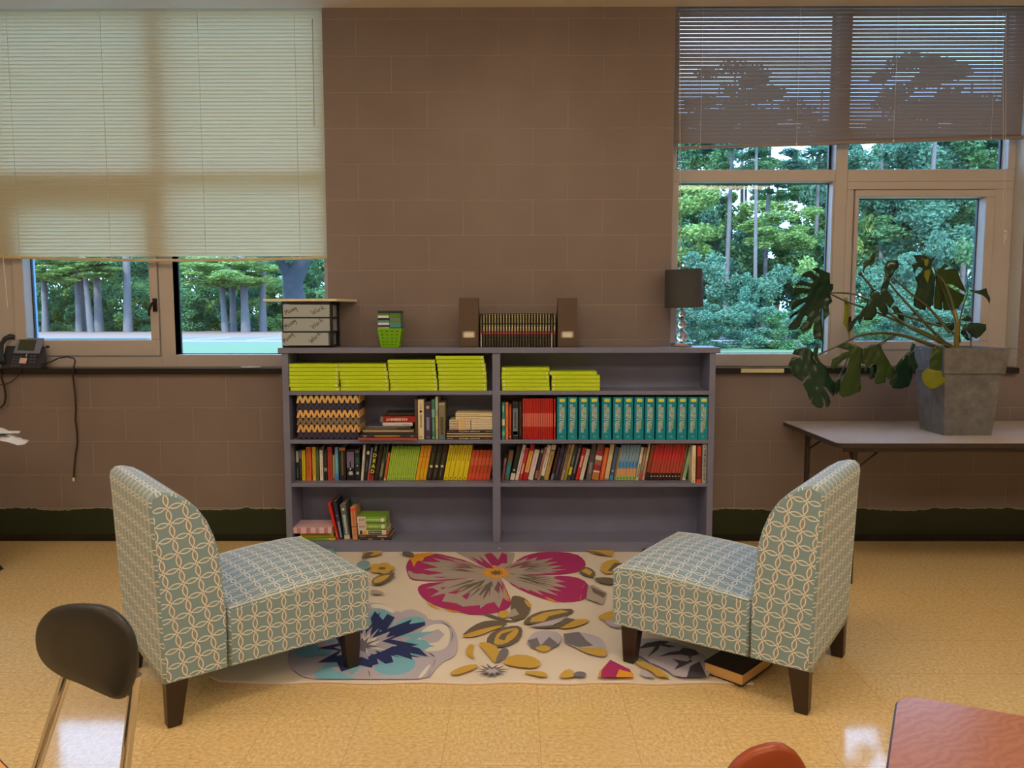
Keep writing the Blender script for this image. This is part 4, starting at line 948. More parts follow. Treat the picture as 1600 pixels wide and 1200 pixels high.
# ------------------------------------------------------------------ sill things
m = MB(); a, b = at(377, 571.5, -.015), at(404, 572.5, -.015); a.z = b.z = SILL + .036; m.tube([a, b], .0055, 10); m.tube([b, b + Vector((.012, 0, 0))], [.0045, .0035], 10)
tag(m.build('marker', mat((.55, .60, .80), .3, name='marker_body')), 'pale blue marker pen lying on the left window ledge', 'marker')
a, b = at(1158, 577, -.035), at(1225, 577, -.035)
m = MB(); m.box(a.x, -.037, SILL + .002, b.x, -.031, SILL + .026)
tag(m.build('wooden_ruler', P(206, 176, 120)), 'pale wooden strip stuck to the right window ledge edge', 'strip')

# phone
ph = thing('desk_phone', 'dark grey desk phone with a screen at the left window ledge', 'phone', (at(35, 570, 0).x, 0.02, SILL + .03))
PY0, PY1 = -.045, .075
zb_ = SILL + .031
bl_, br2 = at(1, 572, PY0), at(64, 572.5, PY0); tr_, tl2 = at(71.5, 541, PY1), at(27, 540, PY1)
bl_.z = max(bl_.z, zb_ + .012); br2.z = bl_.z
m = MB(); m.hexa([Vector((bl_.x, PY0, zb_)), Vector((br2.x, PY0, zb_)), Vector((tr_.x, PY1, zb_)), Vector((tl2.x - .07, PY1, zb_))], [bl_, br2, tr_, Vector((tl2.x - .07, PY1, tl2.z))])
PHM = P(44, 40, 42, .4); m.build('phone_body', PHM, ph, bevel=.004)
nn = (br2 - bl_).cross(tl2 - bl_).normalized()
if nn.z < 0: nn = -nn
def php(u, v, off=.001):  # u,v in the 5.457x crop of the phone
    x, y = u / 5.457, 500 + v / 5.457
    d = _ray(x, y); o = Vector((0, -CAM_D, CAM_Z)); t = (bl_ - o).dot(nn) / d.dot(nn); return o + d * t + nn * off
def quad(mb, pts, th, mi=0, off=.001): mb.prism([php(u, v, off) for u, v in pts], nn * th, mi)
m = MB(); quad(m, [(120, 288), (340, 292), (383, 162), (160, 158)], .006); m.build('screen_bezel', P(112, 106, 112, .35), ph, bevel=.002)
m = MB(); quad(m, [(152, 266), (296, 270), (318, 178), (178, 174)], .001, off=.008); m.build('screen', P(58, 58, 36, .15), ph)
for k in range(4):
    for q in range(3):
        m = MB(); u = 108 + q * 26 - k * 6 + 8; v = 312 + k * 24; quad(m, [(u, v + 12), (u + 15, v + 12), (u + 18, v), (u + 3, v)], .003, off=.002); m.build('phone_key', P(84, 80, 84, .4), ph)
for k in range(3):
    for q in range(2):
        m = MB(); u = 262 + q * 28 - k * 5; v = 306 + k * 26; quad(m, [(u, v + 10), (u + 18, v + 10), (u + 20, v), (u + 2, v)], .003, off=.002); m.build('phone_key', P(84, 80, 84, .4), ph)
m = MB(); quad(m, [(164, 372), (222, 374), (233, 330), (176, 327)], .003, off=.002); m.build('label_card', P(214, 160, 140), ph)
m = MB(); quad(m, [(222, 318), (228, 318), (240, 276), (234, 276)], .003, off=.002); m.build('button_strip', P(170, 170, 180), ph)
hs = [php(28, 378, .012), php(22, 310, .024), php(32, 240, .030), php(62, 190, .030), php(104, 163, .024), php(134, 160, .012)]
MB().tube(hs, [.017, .015, .013, .014, .016, .014], 12).build('handset', P(40, 38, 42, .35), ph)
m = MB(); p = at(73, 542, .05); m.tube([p, p + Vector((.012, 0, 0))], .008, 10); m.build('knob', BLKP, ph)
CB = P(40, 26, 24, .5)
m = MB(); m.tube([at(60, 570, -.02), at(78, 566, -.02), at(92, 559.5, -.025), at(105, 557.5, -.03), at(115, 560, -.035), at(117.5, 564, -.04), at(115, 576, -.045), at(113.5, 584, -.042), at(115.5, 600, -.02), at(117.5, 620, -.012), at(118.5, 640, -.010), at(117.5, 655, -.010), at(120.5, 675, -.010), at(121, 693, -.010), at(118, 710, -.010), at(116, 730, -.010), at(115.2, 746, -.010)], .0042, 8)
co = m.build('cable', CB, None); tag(co, 'black cable hanging loose down the wall below the phone', 'cable'); co['_o'] = tuple(co.location)
MB().box(*(tuple(at(113.5, 752, -.016)) + tuple(at(117, 746, -.006)))).build('plug', P(230, 205, 150), co)
m = MB(); m.tube([at(34, 577, -.035), at(28, 588, -.03), at(17, 597, -.02), at(6, 601, -.012), at(-6, 601, -.01)], .0028, 8); tag(m.build('cable', CB), 'thin black wire curving left under the phone', 'cable')
m = MB(); m.tube([at(-4, 575, -.045), at(2, 590, -.04), at(7, 605, -.035), at(9, 620, -.03), at(7, 631, -.03), at(1, 637, -.03), at(-6, 637, -.03)], .0058, 8); tag(m.build('cable', CB), 'thick handset cord looping at the left edge below the phone', 'cable')

# ------------------------------------------------------------------ desk with papers, mostly out of the picture on the left
DW = P(48, 30, 26, .4)
DT = at(-10, 681, -.56).z - .004
td = thing('desk', 'dark desk at the left edge whose foot shows on the floor', 'desk', (-3.25, -.6, 0))
MB().box(-3.75, -1.2, DT - .03, -2.80, -.525, DT).build('desk_top', DW, td, bevel=.004)
for x in (-2.825, -3.70):
    for y in (-.56, -1.15):
        m = MB(); m.hexa([(x - .05, y - .03, 0), (x + .062, y - .03, 0), (x + .062, y + .03, 0), (x - .05, y + .03, 0)], [(x - .03, y - .028, .035), (x + .035, y - .028, .035), (x + .035, y + .028, .035), (x - .03, y + .028, .035)])
        m.box(x - .03, y - .028, .035, x + .035, y + .028, DT - .03); m.build('leg', DW, td, bevel=.003)
def sheet(px, dz, label, col=(232, 224, 232), lines=True):
    m = MB(); n = len(px); P0 = [at(x, y, Y) for x, y, Y in px]
    K = [p + Vector((0, 0, -.0012)) for p in P0]
    c = sum(P0, Vector()) / n + Vector((0, 0, dz)); vs = P0 + [c] + K + [c - Vector((0, 0, .0012))]
    m.add(vs, [(i, (i + 1) % n, n) for i in range(n)] + [((i + 1) % n + n + 1, i + n + 1, 2 * n + 1) for i in range(n)] + [(i, i + n + 1, (i + 1) % n + n + 1, (i + 1) % n) for i in range(n)], 0, False)
    mm = [P(*col, rough=.7), P(70, 66, 76)]
    if lines:
        for k in (.3, .5, .72):
            a = P0[0].lerp(P0[-1], k) + Vector((0, -.001, .003)); b = P0[2].lerp(P0[3], k) + Vector((0, -.001, .003))
            m.tube([a, a.lerp(b, .5) + Vector((0, 0, .003)), b], .0012, 4, 1)
    return tag(m.build('sheet_of_paper', mm), label, 'paper')
sheet([(-14, 671, -.45), (2, 668, -.45), (16, 674, -.46), (32, 673.5, -.45), (30, 676.5, -.50), (2, 677, -.56), (-14, 680, -.58)], .004, 'upper crumpled white paper hanging off the left desk', lines=False)
sheet([(-14, 677, -.50), (8, 673, -.48), (24, 680, -.50), (36, 686, -.52), (45, 687.5, -.50), (44, 690, -.50), (38, 694, -.58), (28, 695.5, -.60), (14, 691, -.62), (0, 688, -.62), (-14, 687, -.60)], .006, 'lower crumpled printed paper with a torn tip at the left edge', (226, 222, 240))

# ------------------------------------------------------------------ rug
RZ = .008
rx0, rx1, ry0, ry1 = -1.155, .875, -1.832, -.249
def rough_edge():
    pts = []
    for i in range(41):
        x = rx0 + (rx1 - rx0) * i / 40; pts.append((x, ry0 + .006 * math.sin(i * .9) + (.05 * max(0, 1 - i / 1.5) ** 2)))
    for i in range(1, 20): pts.append((rx1 + .003 * math.sin(i), ry0 + (ry1 - ry0) * i / 20))
    for i in range(21): pts.append((rx1 - (rx1 - rx0) * i / 20, ry1))
    for i in range(1, 20): pts.append((rx0 + .003 * math.sin(i * 1.3), ry1 - (ry1 - ry0) * i / 20))
    return pts
g = NT('rug_cream'); geo = g.n('ShaderNodeNewGeometry'); f = g.noise(geo.outputs['Position'], 500, 2); g.put(g.b.inputs['Base Color'], g.mix(f, C(206, 178, 150), C(222, 196, 168))); g.b.inputs['Roughness'].default_value = .9; g.bump(f, .4, .002)
RUG = [g.m]; rk = {}
def rc(name, rgb):
    gg = NT('rug_' + name); geo = gg.n('ShaderNodeNewGeometry'); f = gg.noise(geo.outputs['Position'], 500, 2)
    a = C(*rgb); gg.put(gg.b.inputs['Base Color'], gg.mix(f, tuple(v * .88 for v in a), tuple(min(1, v * 1.1) for v in a))); gg.b.inputs['Roughness'].default_value = .9; gg.bump(f, .4, .002)
    rk[name] = len(RUG); RUG.append(gg.m)
for nm, c_ in dict(mag=(164, 40, 88), taupe=(164, 142, 124), olive=(104, 88, 70), orange=(228, 140, 36), gold=(192, 146, 60), lav=(176, 158, 156), teal=(118, 164, 168), navy=(38, 46, 86), grey=(112, 100, 98), cream=(232, 210, 192), peach=(216, 180, 156), edge=(222, 186, 160), dteal=(120, 144, 140), char=(70, 62, 66)).items(): rc(nm, c_)
rm = MB(); e_ = rough_edge(); rm.prism([(x, y, 0.0005) for x, y in e_], (0, 0, RZ - .0005), 0)
rm.tube([(x, y, RZ * .55) for x, y in e_[:41]], .0055, 8, rk['edge'])
layer = [0]
def tri_fill(pts3, mi):
    c2 = [Vector((p.x, p.y)) for p in pts3]; n = len(c2)
    vs, _, fs, *_r = delaunay_2d_cdt(c2, [], [list(range(n))], 1, 1e-6)
    z = RZ + .0004 + layer[0] * .00012
    fs2 = []
    for f in fs:
        a, b, c = [vs[i] for i in f[:3]]
        fs2.append(tuple(f) if (b - a).cross(c - a) > 0 else tuple(f)[::-1])
    rm.add([(v.x, v.y, z) for v in vs], fs2, mi)
def clampr(p): return Vector((min(max(p.x, rx0 + .012), rx1 - .012), min(max(p.y, ry0 + .012), ry1 - .003), 0))
def smooth(pts, k=1):
    for _ in range(k):
        o = []
        for a, b in zip(pts, pts[1:] + pts[:1]): o += [(a[0] * .75 + b[0] * .25, a[1] * .75 + b[1] * .25), (a[0] * .25 + b[0] * .75, a[1] * .25 + b[1] * .75)]
        pts = o
    return pts
def S7(u, v): return 520 + u / 3.636, 850 + v / 3.636
def S5(u, v): return 930 + u / 5.517, 930 + v / 5.517
def shape(pts, col, sm=1, S=S7, up=True):
    if up: layer[0] += 1
    tri_fill([clampr(fl(*S(u, v), RZ)) for u, v in smooth(pts, sm)], rk[col])
def flame(c, outl, col, lo, hi, seed, n=44, S=S7, a0=0.0, a1=1.0):
    """ragged streaks spreading from a flower's heart c toward its petal outline"""
    rnd = random.Random(seed); k = len(outl); pts = []
    for i in range(n + 1):
        s = (a0 + (a1 - a0) * i / n) * (k - 1); j = min(int(s), k - 2); f = s - j
        ox = outl[j][0] * (1 - f) + outl[j + 1][0] * f; oy = outl[j][1] * (1 - f) + outl[j + 1][1] * f
        r = rnd.uniform(hi * .88, hi) if i % 2 else rnd.uniform(lo, lo + (hi - lo) * .45)
        pts.append((c[0] + (ox - c[0]) * r, c[1] + (oy - c[1]) * r))
    pts.append((c[0], c[1])); shape(pts, col, 0, S)
FC = (935, 168)
PA = [(870, 140), (760, 95), (660, 70), (600, 55), (520, 50), (450, 70), (415, 115), (420, 165), (440, 205), (500, 212), (600, 215), (700, 208), (800, 190), (860, 175)]
PB = [(860, 145), (800, 95), (720, 62), (690, 40), (860, 38), (1035, 38), (1030, 90), (1000, 140)]
PC = [(1000, 140), (1060, 80), (1150, 50), (1250, 42), (1380, 55), (1430, 90), (1440, 130), (1400, 160), (1320, 175), (1200, 180), (1080, 180), (1000, 170)]
PD = [(985, 190), (1060, 185), (1200, 190), (1320, 180), (1420, 200), (1465, 250), (1460, 300), (1400, 330), (1280, 335), (1180, 310), (1080, 270), (1000, 225)]
PE = [(960, 200), (990, 270), (1015, 330), (1000, 370), (930, 395), (800, 410), (700, 385), (600, 360), (520, 320), (480, 270), (490, 235), (560, 222), (700, 215), (850, 200), (920, 190)]
shape(PB, 'taupe'); flame(FC, PB, 'mag', .35, .85, 5, 16, a0=.1, a1=.55)
shape([(900, 120), (860, 60), (900, 50), (940, 90), (960, 50), (990, 60), (990, 110), (960, 110), (940, 125)], 'mag', 0)
for k, (pt_, sd) in enumerate(((PA, 1), (PC, 2), (PD, 3), (PE, 4))):
    shape(pt_, 'mag'); flame(FC, pt_, 'taupe', .50, .93 if k in (0, 3) else .80, sd, 26); flame(FC, pt_, 'mag', .28, .62, sd + 30, 20, a0=.1, a1=.45)
    flame(FC, pt_, 'olive', .25, .72 if k != 0 else .6, sd + 10, 18, a0=.25, a1=.62 if k else .5)
    flame(FC, pt_, 'taupe', .18, .45, sd + 20, 16)
shape([(430, 150), (425, 170), (445, 200), (500, 208), (600, 212), (650, 200), (560, 190), (520, 170), (470, 175)], 'taupe', 1)
shape([(600, 240), (560, 250), (640, 290), (620, 330), (700, 340), (740, 360), (850, 350), (930, 330), (945, 290), (900, 240), (890, 300), (850, 320), (830, 290), (760, 320), (720, 290), (640, 280)], 'taupe', 0)
shape([(440, 85), (470, 60), (560, 50), (580, 60), (520, 80), (510, 100), (480, 100), (460, 135)], 'orange', 0)
for a, b, cc in (((520, 330), (620, 380), 0), ((620, 372), (735, 392), 0), ((965, 240), (1012, 345), 0), ((1400, 330), (1415, 285), 0), ((1410, 270), (1435, 220), 0), ((1190, 300), (1290, 340), 0)):
    shape([a, ((a[0] + b[0]) / 2 - 4, (a[1] + b[1]) / 2 + 8), b, ((a[0] + b[0]) / 2 + 4, (a[1] + b[1]) / 2 - 3)], 'orange', 1)
rs = random.Random(9); pts = []
for i in range(26):
    a = 2 * PI * i / 26; r = rs.uniform(80, 108) if i % 2 else rs.uniform(48, 66); pts.append((FC[0] + r * math.cos(a) - 5, FC[1] + r * .42 * math.sin(a)))
shape(pts, 'orange', 0)
pts = [(FC[0] - 5 + (46 if i % 2 else 22) * math.cos(2 * PI * i / 18), FC[1] + (46 if i % 2 else 22) * .38 * math.sin(2 * PI * i / 18)) for i in range(18)]; shape(pts, 'olive', 0)
# blue flower
BC = (170, 590)
OUT = [(100, 330), (215, 338), (300, 345), (370, 400), (440, 370), (520, 400), (550, 440), (640, 435), (700, 500), (712, 580), (690, 650), (620, 675), (580, 720), (540, 775), (300, 800), (0, 800), (-140, 780), (-260, 700), (-250, 600), (-200, 500), (-60, 430), (0, 400)]
shape(OUT, 'lav', 1)
shape([(560, 460), (640, 460), (668, 500), (660, 580), (620, 612), (520, 620), (470, 560), (500, 500)], 'cream', 1); shape([(500, 520), (600, 490), (635, 520), (600, 560), (560, 570), (500, 570)], 'lav', 0)
shape([(215, 345), (300, 350), (360, 390), (340, 400), (280, 370), (220, 370)], 'cream', 1)
for q in ([(200, 400), (250, 370), (330, 390), (350, 450), (300, 500), (220, 520)], [(330, 480), (420, 420), (510, 418), (535, 460), (440, 505), (330, 555)], [(230, 720), (240, 700), (330, 650), (440, 640), (480, 690), (420, 745), (300, 755)], [(400, 560), (520, 545), (560, 590), (500, 620), (430, 600)],
          [(-120, 760), (-60, 700), (60, 740), (150, 790), (0, 800)], [(-240, 640), (-160, 560), (-60, 590), (-100, 660)], [(0, 470), (60, 420), (130, 450), (110, 520), (20, 530)]): shape(q, 'teal', 1)
BO = [(230, 395), (300, 400), (350, 430), (525, 455), (430, 520), (560, 640), (450, 668), (350, 650), (300, 700), (150, 735), (-40, 720), (-120, 640), (-60, 560), (60, 460), (160, 400), (230, 395)]
flame(BC, OUT, 'teal', .30, .82, 26, 30); flame(BC, OUT, 'lav', .22, .60, 27, 24); flame(BC, BO, 'navy', .45, 1.08, 21, 30)
flame(BC, BO, 'lav', .25, .66, 22, 30); flame(BC, BO, 'cream', .1, .42, 23, 20); flame(BC, BO, 'grey', .1, .3, 24, 16)
shape([(215, 430), (240, 390), (285, 440), (310, 405), (352, 425), (310, 490), (330, 500), (420, 465), (522, 450), (526, 468), (440, 510), (325, 552), (390, 505), (290, 508), (225, 470)], 'navy', 0)
shape([(300, 610), (340, 590), (420, 585), (490, 600), (540, 648), (440, 628), (452, 666), (370, 640), (330, 640), (345, 680), (300, 690), (250, 660), (260, 690), (210, 700), (200, 650)], 'navy', 0)
for a, b in (((610, 445), (680, 490)), ((680, 490), (672, 570)), ((540, 620), (585, 655)), ((585, 655), (560, 720)), ((560, 720), (530, 775)), ((200, 720), (212, 775))):
    shape([a, ((a[0] + b[0]) / 2 + 6, (a[1] + b[1]) / 2), b, ((a[0] + b[0]) / 2 + 1, (a[1] + b[1]) / 2 + 4)], 'char', 1)
shape([(540, 700), (560, 690), (520, 760), (480, 780), (500, 745)], 'cream', 1)
# leaf spray
shape([(840, 405), (900, 410), (990, 440), (1060, 450), (980, 450), (900, 425)], 'olive', 0)
shape([(1010, 310), (1045, 300), (1100, 320), (1130, 360), (1105, 425), (1030, 450), (1010, 420)], 'olive'); shape([(1085, 320), (1130, 350), (1120, 375), (1095, 350)], 'gold'); shape([(1010, 385), (1035, 375), (1060, 410), (1015, 425), (990, 430)], 'taupe', 0); shape([(935, 395), (1000, 380), (990, 430), (950, 430)], 'gold')
shape([(720, 540), (800, 470), (880, 442), (1000, 450), (965, 480), (900, 500), (820, 537)], 'olive'); shape([(720, 540), (790, 510), (860, 490), (960, 470), (960, 484), (900, 502), (820, 537)], 'gold')
shape([(870, 590), (880, 530), (950, 490), (1040, 470), (1080, 490), (1070, 550), (1000, 590), (920, 600)], 'olive'); shape([(915, 560), (940, 510), (1010, 490), (1062, 490), (1040, 540), (980, 580), (920, 585)], 'gold'); shape([(940, 550), (960, 520), (1030, 500), (990, 530), (975, 560)], 'olive', 0)
shape([(1090, 440), (1150, 400), (1250, 380), (1390, 378), (1310, 430), (1200, 460), (1080, 470)], 'olive'); shape([(1130, 430), (1200, 400), (1300, 385), (1340, 395), (1230, 420), (1200, 450), (1120, 455)], 'gold', 0); shape([(1120, 475), (1260, 440), (1330, 420), (1290, 455), (1200, 490)], 'lav', 0)
shape([(1280, 490), (1340, 440), (1475, 438), (1410, 475), (1330, 492)], 'gold'); shape([(1100, 480), (1200, 490), (1300, 485), (1380, 440), (1330, 430), (1280, 470), (1160, 480)], 'olive', 0)
shape([(1100, 560), (1140, 512), (1220, 500), (1300, 522), (1290, 580), (1240, 607), (1130, 605)], 'lav'); shape([(1105, 560), (1160, 545), (1180, 590), (1230, 540), (1285, 585), (1240, 607), (1130, 605)], 'grey', 0); shape([(1140, 605), (1200, 585), (1250, 603), (1200, 630)], 'gold')
shape([(1310, 522), (1400, 510), (1520, 540), (1550, 590), (1550, 650), (1450, 640), (1380, 600), (1310, 572)], 'lav'); shape([(1310, 522), (1400, 512), (1440, 560), (1480, 590), (1400, 600), (1320, 575)], 'grey', 0); shape([(1370, 600), (1440, 605), (1550, 600), (1560, 655), (1470, 645)], 'gold')
# gold flower
shape([(750, 620), (780, 578), (803, 588), (790, 640), (815, 668), (770, 652)], 'gold'); shape([(820, 575), (870, 568), (945, 600), (950, 670), (922, 692), (880, 640)], 'gold'); shape([(955, 690), (1020, 640), (1130, 648), (1192, 690), (1150, 722), (1040, 712)], 'gold'); shape([(655, 745), (760, 700), (835, 698), (800, 728), (700, 762)], 'gold'); shape([(1060, 738), (1190, 735), (1232, 765), (1180, 772)], 'gold')
shape([(918, 692), (958, 598), (1002, 612), (990, 650), (950, 680)], 'grey')
rs = random.Random(4); shape([(905 + (rs.uniform(85, 130) if i % 2 else 45) * math.cos(2 * PI * i / 24), 735 + (rs.uniform(32, 46) if i % 2 else 18) * math.sin(2 * PI * i / 24)) for i in range(24)], 'grey', 0); shape([(905 + (52 if i % 2 else 26) * math.cos(2 * PI * i / 16), 737 + (18 if i % 2 else 9) * math.sin(2 * PI * i / 16)) for i in range(16)], 'lav', 0)
shape([(1280, 775), (1310, 735), (1350, 725), (1375, 745), (1365, 778)], 'gold'); shape([(1362, 755), (1390, 738), (1440, 745), (1438, 772), (1380, 770)], 'grey')
# right-hand part
shape([(1390, 165), (1430, 135), (1490, 162), (1492, 205), (1430, 192)], 'olive'); shape([(1410, 165), (1440, 150), (1475, 170), (1460, 190)], 'gold', 0)
shape([(1475, 205), (1560, 200), (1620, 215), (1600, 245), (1520, 235)], 'olive'); shape([(1515, 150), (1540, 110), (1620, 95), (1640, 150), (1560, 190)], 'gold'); shape([(1560, 165), (1600, 120), (1650, 120), (1600, 170)], 'olive', 0)
shape([(1440, 45), (1520, 42), (1600, 50), (1590, 82), (1480, 66)], 'gold', 0); shape([(1450, 50), (1500, 55), (1560, 75), (1500, 70)], 'olive', 0)
shape([(1450, 250), (1480, 245), (1556, 290), (1530, 358), (1440, 322)], 'taupe', 0); shape([(1465, 255), (1550, 295), (1538, 320), (1480, 290)], 'olive', 0)
shape([(1505, 430), (1560, 395), (1640, 400), (1640, 440), (1540, 450)], 'gold'); shape([(1530, 450), (1600, 440), (1660, 480), (1600, 495)], 'lav')
shape([(20, 210), (60, 185), (150, 180), (150, 240), (70, 240)], 'gold', 1, S5); shape([(80, 240), (160, 262), (240, 290), (200, 305), (110, 275)], 'lav', 1, S5)
shape([(20, 740), (40, 680), (130, 580), (180, 620), (90, 720)], 'gold', 0, S5); shape([(48, 742), (60, 670), (130, 585), (300, 668), (312, 700), (200, 690), (180, 742)], 'mag', 0, S5); shape([(180, 742), (205, 668), (325, 700), (332, 742)], 'orange', 0, S5)
shape([(330, 592), (430, 610), (520, 650), (600, 700), (655, 742), (545, 740), (480, 680), (400, 650)], 'gold', 1, S5); shape([(400, 660), (470, 690), (520, 742), (440, 742), (380, 700)], 'lav', 1, S5)
shape([(360, 400), (560, 400), (800, 470), (980, 560), (1000, 700), (940, 745), (700, 740), (600, 660), (450, 600), (360, 520)], 'lav', 1, S5)
shape([(790, 742), (820, 640), (900, 600), (965, 742)], 'char', 0, S5)
shape([(370, 490), (440, 440), (560, 420), (640, 430), (600, 450), (700, 470), (640, 480), (560, 460), (540, 500), (450, 565), (520, 470)], 'char', 0, S5)
shape([(540, 560), (640, 545), (740, 540), (835, 560), (800, 600), (720, 590), (660, 575), (720, 620), (680, 675), (760, 640), (840, 600), (800, 560), (900, 540), (860, 500), (760, 480), (720, 510), (640, 520)], 'char', 0, S5)
# upper left
for k in range(5):
    a = 2 * PI * k / 5; shape([(280 + 42 * math.cos(a) + 34 * math.cos(b), 152 + 18 * math.sin(a) + 15 * math.sin(b)) for b in [2 * PI * j / 10 for j in range(10)]], 'gold', 0)
shape([(280 + 22 * math.cos(b), 153 + 8 * math.sin(b)) for b in [2 * PI * j / 10 for j in range(10)]], 'olive', 0)
shape([(215, 245), (235, 200), (358, 168), (340, 212), (280, 247)], 'olive'); shape([(225, 240), (240, 208), (330, 185), (310, 210), (270, 235)], 'gold')
shape([(130, 130), (170, 105), (215, 115), (205, 160), (150, 160)], 'dteal'); shape([(160, 75), (180, 55), (300, 52), (250, 80), (200, 85)], 'gold'); shape([(155, 100), (190, 60), (240, 60), (200, 90)], 'olive')
shape([(215, 275), (260, 280), (305, 300), (215, 302)], 'taupe'); shape([(390, 75), (400, 55), (450, 60), (470, 85), (430, 82)], 'olive', 1)
rug = rm.build('rug', RUG, None, origin=((rx0 + rx1) / 2, (ry0 + ry1) / 2, 0)); tag(rug, 'cream area rug with big magenta, blue and gold flowers', 'rug')

# books on the floor
def floor_book(corners, z, h, label, yaw_len=None, gold=False):
    A, B, D = [Vector(c) for c in corners]      # A front-left, B front-right, D back-left ; page edge along A-B
    t = thing('book', label, 'book', A, 0); t['_o'] = tuple(A); Cc = B + (D - A); c = .003; up = Vector((0, 0, 1)); ex = (B - A).normalized(); ey = (D - A).normalized()
    m = MB()
    for zz in (z, z + h - c): m.prism([p + up * zz for p in (A, B, Cc, D)], up * c)
    m.prism([p + up * z for p in (D - ey * c, Cc - ey * c, Cc, D)], up * h) 
    m.build('cover', P(34, 20, 14, .25), t, bevel=.0012)
    MB().prism([p + up * (z + c) for p in (A + ex * .004 + ey * .004, B - ex * .004 + ey * .004, Cc - ex * .004 - ey * c, D + ex * .004 - ey * c)], up * (h - 2 * c)).build('page_block', P(206, 150, 84, .7), t)
    return t
A = fl(1099, 1055, 0); B = fl(1160, 1077, 0); dy = (B - A).normalized(); dn = Vector((-dy.y, dy.x, 0))
A.z = B.z = 0
floor_book((A, B, A + dn * .24), .0095, .046, 'thick black book with tan page edges under the right slipper chair')
A = Vector((.685, -.262, 0)); B = Vector((.80, -.385, 0)); D = Vector((.86, -.262 + .16, 0))
ex = Vector((.58, -.81, 0)).normalized(); A = Vector((.70, -.262, 0))
bbk = thing('book', 'black book with gold lettering lying by the kick board behind the right slipper chair', 'book', A); L_, W_ = .17, .24
e1 = Vector((.93, -.36, 0)).normalized(); e2 = Vector((.36, .93, 0)).normalized()
A = Vector((.68, -.40, 0)); 
Q = [A, A + e1 * .15 * 1.5, A + e1 * .15 * 1.5 + e2 * .13, A + e2 * .13]; bbk.location = A; bbk['_o'] = tuple(A)
m = MB(); up = Vector((0, 0, 1))
for zz in (.009, .036): m.prism([p + up * zz for p in Q], up * .003)
m.prism([p + up * .009 for p in (Q[1] - e1 * .003, Q[1], Q[2], Q[2] - e1 * .003)], up * .03); letter(m, 'Holy Bible', A + e1 * .10 + e2 * .065 + up * .0395, e1, e2, .034, 1)
m.build('cover', [P(34, 26, 24, .3), P(206, 176, 110, .4)], bbk)
MB().prism([p + up * .012 for p in (Q[0] + (e1 + e2) * .003, Q[1] - e1 * .003 + e2 * .003, Q[2] - e1 * .003 - e2 * .003, Q[3] + e1 * .003 - e2 * .003)], up * .024).build('page_block', P(206, 160, 104, .7), bbk)
m = MB(); A = fl(511, 861, 0); m.prism([(A.x - .12, -.262, .0095), (A.x - .10, -.40, .0095), (A.x + .10, -.38, .0095), (A.x + .045, -.262, .0095)][::1], (0, 0, .022))
tag(m.build('book', P(96, 150, 140, .5), bevel=.002), 'teal book on the floor by the kick board behind the left slipper chair', 'book')

